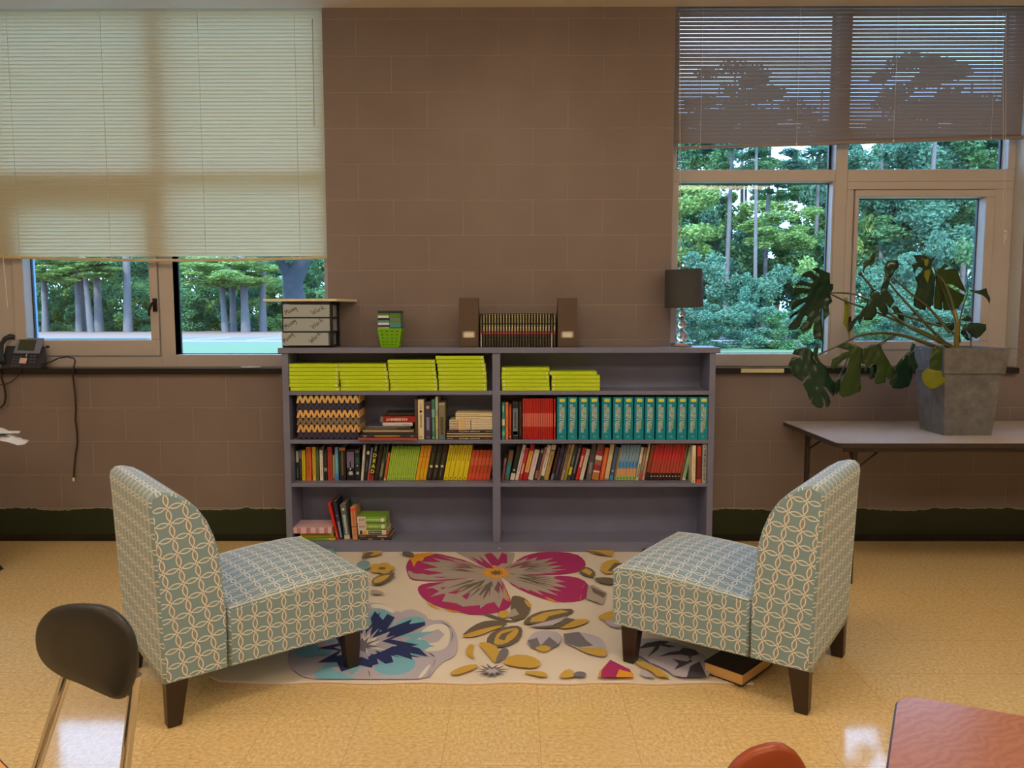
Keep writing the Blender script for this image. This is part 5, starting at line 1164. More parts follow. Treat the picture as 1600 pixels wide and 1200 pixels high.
# ------------------------------------------------------------------ slipper chairs
LEGM = P(44, 26, 14, .35)
def slipper(label, loc, th):
    """origin on the floor under the rear leg nearest the camera side; +x is forward (s), +y across the width"""
    t = thing('slipper_chair', label, 'chair', loc, 0, 'patterned slipper chairs'); t['_o'] = (0, 0, 0)
    Wd = .60; y0, y1 = -.03, .57
    def extr(prof, name, bev, crown=None, capround=.0):
        m = MB(); n = len(prof)
        acc = [0]
        for a, b in zip(prof, prof[1:] + prof[:1]): acc.append(acc[-1] + math.hypot(b[0] - a[0], b[1] - a[1]))
        ys = [y0, y0 + .004, y0 + .014, y0 + .03, (y0 + y1) / 2 - .15, (y0 + y1) / 2, (y0 + y1) / 2 + .15, y1 - .03, y1 - .014, y1 - .004, y1]
        cx = sum(p[0] for p in prof) / n; cz = sum(p[1] for p in prof) / n
        def ins(p, nx, d): return (p[0] - nx[0] * d, p[1] - nx[1] * d)
        nr = []
        for i in range(n):
            a, p_, b = prof[i - 1], prof[i], prof[(i + 1) % n]; l1 = math.hypot(p_[0] - a[0], p_[1] - a[1]); l2 = math.hypot(b[0] - p_[0], b[1] - p_[1])
            n1 = ((p_[1] - a[1]) / l1, -(p_[0] - a[0]) / l1); n2 = ((b[1] - p_[1]) / l2, -(b[0] - p_[0]) / l2); q = max(.4, 1 + n1[0] * n2[0] + n1[1] * n2[1])
            nr.append(((n1[0] + n2[0]) / q, (n1[1] + n2[1]) / q))
        rings = []
        for y in ys:
            e = min(y - y0, y1 - y); d = {0: .009, .004: .0045, .014: .0012}.get(round(e, 3), 0.0)
            k = 1 - ((y - (y0 + y1) / 2) / (Wd / 2)) ** 2
            ring = []
            for i in range(n):
                p = ins(prof[i], nr[i], d); cz_ = crown(prof[i]) * k if crown else 0
                ring.append(Vector((p[0], y, p[1] + cz_)))
            rings.append(ring)
        vs = [p for r_ in rings for p in r_]; fs = []; uvs = []
        for j in range(len(ys) - 1):
            for i in range(n):
                a, b = i, (i + 1) % n
                fs.append((j * n + a, (j + 1) * n + a, (j + 1) * n + b, j * n + b)); u0, u1 = acc[i], acc[i + 1]; v0, v1 = ys[j], ys[j + 1]
                uvs.append([(v0, u0), (v1, u0), (v1, u1), (v0, u1)])
        m.add(vs, fs, 0, True, uvs)
        for j, flip in ((0, False), (len(ys) - 1, True)):
            f = list(range(j * n, j * n + n)); 
            if flip: f = f[::-1]
            ring = rings[j]; uu = [(ring[i - j * n].x, ring[i - j * n].z) for i in f]
            ca, sa = math.cos(R(-9 if name == 'backrest' else 0)), math.sin(R(-9 if name == 'backrest' else 0))
            cc = sum(ring, Vector()) / n; q_ = ring + [cc]
            tr_ = [(i, (i + 1) % n, n) if not flip else ((i + 1) % n, i, n) for i in range(n)]
            m.add(q_, tr_, 0, False, [[(q_[i].x * ca - q_[i].z * sa, q_[i].x * sa + q_[i].z * ca) for i in f3] for f3 in tr_])
        return m.build(name, FAB, t, world=False)
    def dense(pts, k=3):
        o = []
        for i, (a, b) in enumerate(zip(pts, pts[1:] + pts[:1])):
            for q in range(k): o.append((a[0] + (b[0] - a[0]) * q / k, a[1] + (b[1] - a[1]) * q / k))
        return o
    back = [(.168, .152), (.169, .36), (.163, .44), (.160, .50), (.150, .57), (.138, .62), (.115, .68), (.085, .727), (.050, .762), (.015, .785), (-.020, .796), (-.045, .795), (-.062, .780), (-.066, .755), (-.062, .70), (-.052, .45), (-.043, .20), (-.042, .152)]
    extr(back, 'backrest', 0)
    seat = [(.171, .152), (.70, .148), (.709, .158), (.712, .34), (.709, .366), (.700, .380), (.685, .386), (.66, .388), (.60, .390), (.50, .388), (.40, .382), (.30, .372), (.20, .362), (.171, .360)]
    seat_o = extr(seat, 'seat', 0, crown=lambda p: .030 * max(0, math.sin(PI * min(1, max(0, (p[0] - .171) / .54)))) ** .8 if p[1] > .355 else 0)
    # welt along the seat's upper edge
    for yy in (y0 + .004, y1 - .004):
        MB().tube([(.175, yy, .362), (.30, yy, .372), (.45, yy, .384), (.60, yy, .389), (.69, yy, .384), (.708, yy, .368)], .0035, 6).build('piping', P(196, 190, 164, .7), seat_o, world=False)
    for cx, cy, s in ((.0, .0, 1), (0, .54, 1), (.635, 0, 1), (.635, .54, 1)):
        a = .036; b = .0225; dx = -.012 if cx < .3 else .006
        m = MB(); z_0 = .0 if cx < .3 else .0088; m.hexa([(cx + dx - b, cy - b, z_0), (cx + dx + b, cy - b, z_0), (cx + dx + b, cy + b, z_0), (cx + dx - b, cy + b, z_0)], [(cx - a, cy - a + .008, .158), (cx + a, cy - a + .008, .158), (cx + a, cy + a - .008, .158), (cx - a, cy + a - .008, .158)])
        m.build('leg', LEGM, t, world=False, bevel=.004)
    return t
cl = slipper('aqua slipper chair printed with white chain pattern, on the left, facing right', (-1.137, -2.111, 0), 0)
cl.rotation_euler = (0, 0, R(38.7))
cr = dup(cl, (.977, -2.022, 0), (0, 0, R(145.4)), 'aqua slipper chair printed with white chain pattern, on the right, facing left')
# the right chair is the mirror image: its width runs to the other side of its forward axis
for ch in cr.children:
    ch.scale = (1, -1, 1)
# ------------------------------------------------------------------ side table under the right window
TZ = .735
TB = P(48, 36, 32, .35)
tt = thing('folding_table', 'long folding table with pale laminate top and dark edge under the right window', 'table', (2.4, -.42, 0))
tx0, tx1, tya, tyb = 1.575, 3.40, -.83, -.035
def rr(x0, y0, x1, y1, r, z):
    pts = []
    for cx, cy, a0 in ((x1 - r, y1 - r, 0), (x0 + r, y1 - r, 90), (x0 + r, y0 + r, 180), (x1 - r, y0 + r, 270)):
        for k in range(6): a = R(a0 + 90 * k / 5); pts.append((cx + r * math.cos(a), cy + r * math.sin(a), z))
    return pts
MB().prism(rr(tx0, tya, tx1, tyb, .03, TZ - .024), (0, 0, .022)).build('edge_band', TB, tt)
g = NT('pale_laminate'); geo = g.n('ShaderNodeNewGeometry'); f = g.noise(geo.outputs['Position'], 40, 4, .6); g.put(g.b.inputs['Base Color'], g.mix(f, C(170, 148, 130), C(192, 170, 150))); g.b.inputs['Roughness'].default_value = .22
MB().prism(rr(tx0 + .003, tya + .003, tx1 - .003, tyb - .003, .028, TZ - .003), (0, 0, .003)).build('table_top', g.m, tt)
for x, sgn in ((1.70, 1), (3.2, -1)):
    for y in (-.74, -.12):
        MB().tube([(x, y, .0), (x, y, .70)], .015, 12).build('leg', TB, tt)
        MB().tube([(x + .005 * sgn, y, .58), (x + .16 * sgn, y + (.02 if y < -.4 else -.02), .70)], .006, 8).build('brace', TB, tt)
    MB().tube([(x, -.74, .60), (x, -.66, .70)], .005, 8).build('brace', TB, tt); MB().tube([(x, -.12, .60), (x, -.20, .70)], .005, 8).build('brace', TB, tt)
    MB().tube([(x, -.74, .704), (x, -.12, .704)], .012, 8).build('cross_bar', TB, tt)
MB().box(tx0 + .05, tya + .03, TZ - .05, tx1 - .05, tya + .05, TZ - .024).build('apron', TB, tt); MB().box(tx0 + .05, tyb - .05, TZ - .05, tx1 - .05, tyb - .03, TZ - .024).build('apron', TB, tt)

# ------------------------------------------------------------------ planter
b0 = fl(1475.5, 680.5, TZ); b1 = fl(1545, 679.5, TZ); b3 = fl(1443, 671, TZ)
bw_ = b1.x - b0.x; by0 = b0.y
bcx, bcy = (b0.x + b1.x) / 2, by0 + bw_ / 2
zr = at(1525, 544, bcy - .16).z
tw_ = at(1577.5, 545, bcy - .16).x - at(1473, 545, bcy - .16).x
pot = thing('planter', 'tall square tapered grey planter on the folding table', 'planter', (bcx, bcy, TZ + .0005)); CON = concrete_material()
hb, ht = bw_ / 2, tw_ / 2
zc_ = at(1510, 584.5, bcy - .15).z
def ringz(h, z, cx=bcx): return [Vector((cx - h, bcy - h, z)), Vector((cx + h, bcy - h, z)), Vector((cx + h, bcy + h, z)), Vector((cx - h, bcy + h, z))]
tcx = (at(1473, 545, bcy - .16).x + at(1577.5, 545, bcy - .16).x) / 2
k_ = (zc_ - TZ) / (zr - TZ); mh = hb + (ht - hb) * k_ ; mcx = bcx + (tcx - bcx) * k_
m = MB()
seq = [ringz(hb, TZ + .0005), ringz(mh - .008, zc_, mcx), ringz(mh + .001, zc_ + .003, mcx), ringz(ht, zr, tcx), ringz(ht - .015, zr, tcx), ringz(ht - .02, zr - .03, tcx), ringz(.01, zr - .03, tcx)]
for a, b in zip(seq, seq[1:]):
    for i in range(4): m.add([a[i], a[(i + 1) % 4], b[(i + 1) % 4], b[i]], [(0, 1, 2, 3)])
m.add(seq[0], [(3, 2, 1, 0)]); m.build('pot_wall', CON, pot)
m = MB(); q = ringz(ht - .022, zr - .034, tcx); m.prism(q, (0, 0, .008)); m.build('soil', P(40, 26, 18, .9, bump=.8), pot)

# ------------------------------------------------------------------ the split-leaf plant
pl = thing('monstera_plant', 'large split-leaf plant with drooping leaves growing from the grey planter', 'plant', (tcx, bcy, zr - .026))
LG = leaf_material('monstera_leaf', (.008, .036, .026), (.018, .062, .034), 7.0, .22, .10)
LY = leaf_material('yellowing_leaf', (.20, .27, .02), (.30, .30, .03), 9.0, .4, .3)
LO = leaf_material('olive_leaf', (.022, .060, .014), (.040, .085, .018), 9.0, .3, .2)
STM = mat((.075, .085, .025), .45, name='plant_stem'); STY = mat((.20, .17, .03), .45, name='yellow_stem')
def inpoly(p, poly):
    c = False; n = len(poly); j = n - 1
    for i in range(n):
        a, b = poly[i], poly[j]
        if (a[1] > p[1]) != (b[1] > p[1]) and p[0] < (b[0] - a[0]) * (p[1] - a[1]) / (b[1] - a[1]) + a[0]: c = not c
        j = i
    return c
def leaf(pts, Y, gx, gy, mid, bow, m_, label=None, S=lambda u, v: (u, v), holes=()):
    """outline of one leaf hung at its own depth: Y at its middle, slope gx, gy (metres per 100 px) and folded along the midrib mid=(p,q) by bow"""
    px = [S(*p) for p in pts]; n = len(px)
    cx = sum(p[0] for p in px) / n; cy = sum(p[1] for p in px) / n
    (ax, ay), (bx, by) = S(*mid[0]), S(*mid[1]); L = math.hypot(bx - ax, by - ay); nx, ny = -(by - ay) / L, (bx - ax) / L
    inner = []
    xs = [p[0] for p in px]; ys = [p[1] for p in px]; st = 4.0
    x = min(xs) + st / 2
    while x < max(xs):
        y = min(ys) + st / 2
        while y < max(ys):
            if inpoly((x, y), px) and min(math.hypot(x - p[0], y - p[1]) for p in px) > 1.6: inner.append((x, y))
            y += st
        x += st
    for k in range(1, 8):
        q = (ax + (bx - ax) * k / 8, ay + (by - ay) * k / 8)
        if inpoly(q, px): inner.append(q)
    v2 = [Vector(p) for p in px] + [Vector(p) for p in inner]; hp = []
    fl_ = [list(range(n))[::1]]
    area = sum(px[i][0] * px[(i + 1) % n][1] - px[(i + 1) % n][0] * px[i][1] for i in range(n))
    if area < 0: fl_ = [list(range(n))[::-1]]
    vs, _, fs, *_r = delaunay_2d_cdt(v2, [], fl_, 1, 1e-5)
    P3 = []
    for v in vs:
        d = abs((v.x - ax) * nx + (v.y - ay) * ny); l_ = ((v.x - ax) * (bx - ax) + (v.y - ay) * (by - ay)) / (L * L)
        y_ = Y + gx * (v.x - cx) / 100 + gy * (v.y - cy) / 100 + bow * ((d / 40) ** 1.2) + .25 * abs(bow) * (l_ - .5) ** 2 + .004 * math.sin(d * .5) * math.sin(l_ * 14)
        P3.append(at(v.x, v.y, y_))
    mb = MB(); mb.add(P3, [tuple(f) for f in fs if all(inpoly(((vs[f[0]].x + vs[f[1]].x + vs[f[2]].x) / 3, (vs[f[0]].y + vs[f[1]].y + vs[f[2]].y) / 3), h_) is False for h_ in hp)], 0, True)
    o = mb.build('leaf', m_, pl)
    so_ = o.modifiers.new('thick', 'SOLIDIFY'); so_.thickness = .0012
    return o
def SA(u, v): return 1220 + u / 8.572, 380 + v / 8.572
def SBb(u, v): return 1220 + u / 8.0, 520 + v / 8.0
def SD(u, v): return 1380 + u / 6.665, 380 + v / 6.665
def SE(u, v): return 1400 + u / 7.06, 530 + v / 7.06
leaf([(655, 400), (600, 380), (540, 350), (480, 325), (430, 335), (412, 352), (460, 375), (520, 430), (515, 450), (480, 440), (430, 390), (405, 362), (350, 375), (290, 410), (268, 450), (320, 450), (400, 465), (440, 500), (430, 525), (380, 530), (310, 510), (265, 490), (210, 530), (180, 570), (250, 562), (340, 572), (395, 590), (385, 608), (300, 600), (200, 590), (150, 630), (138, 710), (200, 690), (300, 670), (360, 680), (350, 710), (280, 740), (180, 760), (140, 790), (135, 890), (150, 900), (220, 850), (310, 795), (330, 800), (240, 890), (160, 940), (120, 970), (115, 1025), (190, 960), (250, 930), (180, 1020), (100, 1110), (105, 1165), (200, 1160), (250, 1120), (290, 1020), (325, 965), (360, 990), (330, 1040), (245, 1145), (300, 1190), (400, 1140), (440, 1060), (430, 1180), (450, 1290), (500, 1280), (540, 1300), (575, 1360), (565, 1200), (545, 1000), (560, 860), (580, 1030), (650, 960), (640, 830), (690, 780), (660, 700), (700, 600), (700, 550), (660, 540)],
     -.40, .10, .05, ((655, 640), (140, 1130)), -.05, LG, S=SA)
leaf([(270, 190), (360, 190), (400, 240), (410, 270), (400, 310), (450, 380), (500, 370), (560, 420), (600, 520), (640, 590), (690, 610), (750, 560), (740, 650), (690, 700), (660, 800), (620, 760), (560, 680), (530, 670), (600, 790), (620, 860), (600, 920), (570, 935), (550, 850), (510, 785), (535, 900), (510, 945), (440, 930), (380, 880), (400, 790), (370, 850), (340, 790), (330, 750), (275, 650), (330, 560), (390, 490), (320, 550), (265, 610), (170, 540), (120, 480), (95, 400), (140, 310), (270, 295), (145, 265), (170, 215)],
     -.50, .02, -.04, ((430, 290), (480, 930)), .045, LG, S=SBb)
leaf([(410, 300), (400, 250), (430, 150), (465, 170), (470, 210), (455, 290), (500, 375), (470, 385), (430, 340)], -.51, .0, .0, ((440, 160), (480, 380)), .03, LG, S=SBb)
leaf([(690, 180), (830, 125), (930, 150), (1010, 190), (1030, 200), (1010, 280), (1000, 400), (990, 560), (1000, 680), (990, 730), (860, 790), (770, 805), (730, 770), (750, 620), (820, 470), (860, 310), (780, 340), (720, 400), (680, 440), (655, 480), (625, 420), (640, 330), (760, 260), (860, 225), (800, 205)],
     -.55, .03, .02, ((1020, 195), (800, 800)), .04, LO, S=SBb)
leaf([(1040, 210), (1120, 150), (1250, 140), (1270, 220), (1340, 340), (1400, 450), (1410, 540), (1370, 600), (1310, 540), (1310, 620), (1210, 640), (1170, 630), (1200, 460), (1200, 400), (1150, 390), (1080, 440), (1060, 500), (1040, 470), (1060, 400), (1010, 380), (1000, 300)],
     -.50, .02, -.02, ((1245, 145), (1240, 630)), .04, LO, S=SBb)
leaf([(1150, 390), (1200, 400), (1170, 560), (1130, 590), (1100, 560), (1110, 470)], -.47, 0, 0, ((1180, 400), (1130, 590)), .02, LG, S=SBb)
leaf([(1400, 450), (1410, 440), (1500, 330), (1560, 260), (1600, 230), (1620, 320), (1640, 420), (1640, 560), (1600, 670), (1500, 700), (1400, 690), (1350, 620), (1450, 520)], -.43, .1, 0, ((1620, 230), (1400, 660)), .05, LG, S=SBb)
leaf([(175, 40), (215, 60), (195, 110), (205, 200), (240, 300), (195, 370), (185, 340), (170, 250), (140, 300), (120, 260), (150, 140)], -.52, .0, 0, ((180, 45), (190, 350)), .02, LG, S=SE)
leaf([(690, 600), (720, 590), (750, 640), (735, 720), (690, 780), (672, 740)], -.49, 0, 0, ((700, 600), (690, 780)), .02, LO, S=SBb)
leaf([(390, 110), (420, 85), (480, 70), (512, 100), (505, 300), (500, 350), (430, 345), (375, 330), (370, 240)], -.66, .0, -.02, ((490, 75), (430, 340)), .03, LO, S=SE)
leaf([(290, 370), (340, 320), (375, 330), (430, 345), (495, 350), (520, 410), (558, 440), (500, 510), (430, 555), (370, 550), (310, 490), (285, 430)], -.665, .0, .05, ((430, 340), (410, 555)), .03, LY, S=SE)
leaf([(310, 125), (380, 120), (460, 125), (490, 165), (560, 125), (510, 190), (500, 260), (540, 350), (530, 500), (520, 620), (480, 690), (460, 690), (450, 640), (440, 700), (380, 690), (315, 650), (320, 560), (360, 430), (330, 360), (400, 290), (410, 260), (370, 250), (335, 290), (330, 330), (295, 220), (350, 200), (330, 160)], -.42, .02, .03, ((480, 160), (430, 690)), .06, LG, S=SD)
leaf([(425, 175), (470, 160), (475, 190), (455, 245), (430, 225)], -.445, 0, 0, ((450, 165), (445, 245)), .01, LY, S=SD)
leaf([(430, 290), (490, 270), (492, 310), (462, 418), (425, 350)], -.455, 0, 0, ((470, 280), (455, 410)), .01, LY, S=SD)
leaf([(540, 300), (600, 250), (640, 210), (690, 245), (640, 260), (620, 280), (700, 265), (770, 270), (790, 350), (850, 470), (850, 510), (800, 480), (740, 440), (680, 420), (645, 430), (700, 460), (770, 500), (850, 540), (830, 600), (770, 680), (700, 700), (630, 700), (615, 600), (612, 700), (530, 680), (530, 560), (545, 400)], -.38, .04, .02, ((600, 290), (700, 700)), .05, LO, S=SD)
leaf([(5, 270), (20, 230), (40, 190), (90, 180), (150, 175), (167, 220), (150, 260), (120, 290), (100, 330), (75, 370), (70, 350), (100, 280), (10, 285)], -.46, .02, -.05, ((20, 280), (150, 190)), .03, LG, S=SD)
leaf([(10, 285), (95, 280), (70, 350), (60, 430), (40, 500), (20, 560), (0, 600), (-15, 560), (-30, 480), (0, 400), (20, 340)], -.47, 0, 0, ((60, 290), (0, 590)), .02, LG, S=SD)
leaf([(1360, 456), (1366, 452), (1376, 460), (1380, 456), (1385, 452), (1392, 460), (1398, 470), (1390, 482), (1385, 474), (1383, 470), (1388, 485), (1382, 495), (1375, 486), (1369, 478), (1370, 490), (1362, 500), (1350, 500), (1349, 494), (1343, 508), (1340, 499), (1335, 507), (1331, 515), (1325, 518), (1328, 505), (1342, 490), (1354, 476), (1360, 466)], -.48, .0, .05, ((1380, 458), (1330, 515)), .04, LG)
leaf([(1348, 425), (1349, 412), (1358, 406), (1364, 394), (1368, 400), (1366, 409), (1357, 415), (1351, 420), (1350, 427)], -.47, 0, 0, ((1349, 425), (1365, 396)), .02, LO)
leaf([(1513, 452), (1522, 454), (1529, 454), (1541, 450), (1543, 458), (1547, 466), (1546, 475), (1542, 467), (1536, 462), (1528, 459), (1520, 457)], -.36, 0, 0, ((1515, 453), (1545, 470)), .02, LG)
leaf([(800, 940), (815, 900), (850, 855), (900, 830), (980, 830), (1070, 845), (1072, 900), (1020, 960), (970, 995), (930, 975), (905, 945), (880, 935), (890, 980), (920, 1020), (880, 1010), (850, 990), (820, 950)], -.36, .03, .05, ((810, 930), (1065, 860)), .05, LG, S=SD)
leaf([(800, 800), (850, 765), (880, 748), (915, 775), (922, 810), (850, 812)], -.33, 0, .05, ((805, 800), (915, 785)), .02, LO, S=SD)
leaf([(85, 665), (110, 650), (155, 660), (160, 690), (220, 740), (212, 820), (185, 845), (155, 800), (150, 750), (110, 720)], -.40, 0, 0, ((95, 665), (195, 830)), .03, LO, S=SD)
leaf([(850, 740), (868, 728), (885, 722), (900, 770), (915, 830), (912, 960), (900, 1080), (925, 1190), (915, 1260), (885, 1150), (835, 1080), (845, 960), (850, 850)], -.39, 0, 0, ((870, 730), (900, 1240)), .02, LY, S=SA)
leaf([(530, 830), (600, 820), (625, 850), (615, 880), (560, 860)], -.36, 0, 0, ((530, 830), (620, 870)), .02, LG, S=SD)
leaf([(640, 850), (680, 830), (750, 820), (745, 890), (700, 920), (650, 890)], -.38, 0, 0, ((745, 830), (650, 880)), .02, LG, S=SD)
leaf([(340, 690), (365, 705), (330, 745), (300, 755), (310, 730)], -.40, 0, 0, ((360, 700), (300, 750)), .01, LO, S=SD)
def stem(pts, r0, r1, m_=STM, label=None):
    P3 = [at(*p) for p in pts]; n = len(P3); out = []
    for i in range(n - 1):
        a, b, c, d = P3[max(0, i - 1)], P3[i], P3[i + 1], P3[min(n - 1, i + 2)]
        for k in range(5):
            s = k / 5; out.append(.5 * ((2 * b) + (c - a) * s + (2 * a - 5 * b + 4 * c - d) * s * s + (3 * b - a - 3 * c + d) * s ** 3))
    out.append(P3[-1]); q = len(out)
    return MB().tube(out, [r0 + (r1 - r0) * i / (q - 1) for i in range(q)], 8).build('stem', m_, pl)
Yp = bcy
stem([(1495, 552, Yp), (1494, 530, Yp), (1495, 505, Yp), (1491, 485, Yp + .02)], .014, .010, STY)
stem([(1491, 487, Yp + .02), (1484, 462, Yp + .04), (1474, 440, Yp + .06), (1461, 426, Yp + .08)], .009, .004)
stem([(1490, 552, Yp), (1450, 537, Yp), (1415, 525, -.46), (1380, 520, -.48), (1345, 524, -.5), (1310, 540, -.5), (1275, 556, -.5)], .013, .0035)
stem([(1488, 545, Yp), (1450, 522, -.46), (1405, 503, -.43), (1360, 484, -.41), (1325, 472, -.40), (1297, 459, -.40)], .009, .004)
stem([(1470, 535, Yp), (1420, 510, -.45), (1375, 480, -.42), (1335, 460, -.40), (1297, 457.5, -.40)], .008, .004)
stem([(1490, 548, Yp), (1460, 520, -.45), (1430, 488, -.44), (1400, 455, -.44), (1385, 435, -.46)], .009, .004)
stem([(1484, 520, Yp), (1468, 500, -.43), (1450, 480, -.42), (1425, 460, -.42), (1394, 433, -.44)], .009, .004, STM)
stem([(1470, 510, -.45), (1430, 498, -.43), (1400, 490, -.42), (1377, 492, -.40)], .007, .003)
stem([(1385, 490, -.42), (1375, 470, -.44), (1360, 447, -.46), (1346, 430, -.47)], .006, .0055, STM)
m = MB(); m.ball(at(1344, 428, -.47), .011, 8); m.build('bud', mat((.06, .03, .04), .6, name='dry_bud'), pl)
stem([(1498, 530, Yp), (1500, 500, -.45), (1506, 475, -.4), (1513, 454, -.36)], .005, .003)
stem([(1500, 535, Yp), (1493, 500, Yp), (1480, 470, -.40), (1462, 425, -.38), (1459, 412, -.40)], .006, .003)
stem([(1400, 524, -.47), (1388, 530, -.49), (1376, 540, -.5)], .004, .003); stem([(1395, 523, -.47), (1372, 538, -.52), (1350, 545, -.55)], .004, .003)
stem([(1326, 556, -.5), (1318, 576, -.5), (1304, 598, -.49)], .003, .0025); stem([(1440, 545, Yp), (1425, 550, -.6), (1420, 560, -.52)], .003, .003)
stem([(1480, 545, Yp - .05), (1474, 538, -.64), (1468, 545, -.66)], .004, .003)
stem([(1517, 540, Yp), (1516, 528, Yp), (1510, 517, -.40)], .003, .002); stem([(1495, 525, Yp), (1478, 512, -.45), (1470, 505, -.4)], .006, .003); stem([(1488, 540, Yp), (1465, 528, -.47), (1440, 515, -.44), (1418, 512, -.42)], .004, .002)
stem([(1480, 540, Yp), (1462, 532, -.52), (1470, 515, -.5), (1476, 505, -.5)], .003, .002); stem([(1575, 543, -.3), (1590, 546, -.3), (1597, 556, -.3), (1585, 562, -.3)], .0012, .0008)

# ------------------------------------------------------------------ school chairs and desks in front
CHRM = mat((.55, .52, .50), .12, 1.0, name='chrome_tube', var=.02)
def pill(mb, pts3, nrm, th, mi=0):
    n = len(pts3); c = sum(pts3, Vector()) / n; rings = []
    for s, o in ((.0, .5), (.55, .55), (.9, .42), (.975, .25), (1.0, 0), (.975, -.25), (.9, -.42), (.55, -.5), (.0, -.48)):
        rings.append([c + (p - c) * max(s, .001) + nrm * (th * o) for p in pts3])
    vs = [p for r_ in rings for p in r_]
    mb.add(vs, [(j * n + i, j * n + (i + 1) % n, (j + 1) * n + (i + 1) % n, (j + 1) * n + i) for j in range(len(rings) - 1) for i in range(n)], mi, True)
def catmull(pts, k=4):
    n = len(pts); o = []
    for i in range(n):
        a, b, c, d = [Vector(pts[(i + q) % n]) for q in (-1, 0, 1, 2)]
        for s in range(k):
            t = s / k; o.append(.5 * ((2 * b) + (c - a) * t + (2 * a - 5 * b + 4 * c - d) * t * t + (3 * b - a - 3 * c + d) * t ** 3))
    return o
A0, B0 = at(62, 1000, -3.0), at(213, 1030, -3.11); ex = Vector((B0.x - A0.x, B0.y - A0.y, 0)).normalized(); nb_ = Vector((ex.y, -ex.x, 0))
if nb_.y > 0: nb_ = -nb_
nb_ = (nb_ + Vector((0, 0, -.08))).normalized()
def onp(x, y, off=0.0):
    d = _ray(x, y); o = Vector((0, -CAM_D, CAM_Z)); t = (A0 - o).dot(nb_) / d.dot(nb_); return o + d * t + nb_ * off
outl = catmull([onp(*p) for p in ((130, 943), (165, 948), (192, 968), (208, 995), (214, 1030), (210, 1062), (199, 1087), (186, 1091), (165, 1083), (130, 1067), (98, 1054), (72, 1034), (60, 1008), (61, 978), (76, 955), (100, 945))])
sc_ = thing('school_chair', 'black plastic school chair with chrome tube frame, bottom left corner', 'chair', (A0.x + .12, -3.25, 0))
m = MB(); pill(m, outl, nb_, .032); m.build('backrest', P(42, 38, 34, .45), sc_)
f0 = Vector((A0.x + .16, -3.25, 0)); sdir = Vector((nb_.x, nb_.y, 0)).normalized(); SZ = .35
Ltop, Rtop = onp(99, 1046, -.014), onp(203, 1062, -.014)
Lb, Rb = onp(52, 1200, -.01), onp(190, 1200, -.01)
for tp, bt in ((Ltop, Lb), (Rtop, Rb)):
    d = (bt - tp).normalized(); k = (tp.z - (SZ - .02)) / -d.z; e = tp + d * k
    MB().tube([tp - d * .004, tp, bt, e, e + sdir * .03 + Vector((0, 0, -.02)), e + sdir * .30 + Vector((0, 0, -.03))], .011, 12).build('back_post', CHRM, sc_)
cen = (Lb + Rb) / 2; cen.z = 0
for a in (-1, 1):
    for b in (0, 1):
        q = cen + ex * (.14 * a) + sdir * (.16 + .26 * b); m = MB(); m.tube([q + Vector((0, 0, SZ - .02)), q + ex * (.03 * a) + sdir * (.04 * (1 if b else -1)) + Vector((0, 0, .01))], .011, 10); m.build('leg', CHRM, sc_)
m = MB(); q = [cen + ex * (.19 * math.cos(2 * PI * i / 24)) + sdir * (.33 + .18 * math.sin(2 * PI * i / 24)) + Vector((0, 0, SZ)) for i in range(24)]; pill(m, q, Vector((0, 0, 1)), .026); m.build('seat', P(42, 38, 34, .45), sc_)
# rust red chair, only its back's top edge shows
RY = -3.42
rp_ = [at(x, y, RY) for x, y in ((1136, 1206), (1150, 1188), (1172, 1172), (1195, 1164), (1215, 1161), (1232, 1166), (1248, 1180), (1262, 1206), (1266, 1240), (1255, 1290), (1215, 1310), (1160, 1300), (1128, 1260), (1128, 1225))]
r2 = thing('school_chair', 'rust red plastic school chair, only the curved top of its back showing', 'chair', (rp_[4].x, RY, 0))
m = MB(); pill(m, catmull(rp_), Vector((0.1, -1, 0)).normalized(), .028); RED = P(146, 60, 26, .4); m.build('backrest', RED, r2)
cx_ = rp_[4].x - .01
for s in (-1, 1):
    MB().tube([(cx_ + .05 * s, RY - .002, .50), (cx_ + .07 * s, RY - .02, .40), (cx_ + .09 * s, RY - .10, .37)], .010, 10).build('back_post', CHRM, r2)
    for b in (0, 1): MB().tube([(cx_ + .12 * s, RY - .10 - .2 * b, .37), (cx_ + .14 * s, RY - .06 - .30 * b, .008)], .010, 10).build('leg', CHRM, r2)
m = MB(); pill(m, [Vector((cx_ + .17 * math.cos(2 * PI * i / 24), RY - .20 + .16 * math.sin(2 * PI * i / 24), .39)) for i in range(24)], Vector((0, 0, 1)), .024); m.build('seat', RED, r2)
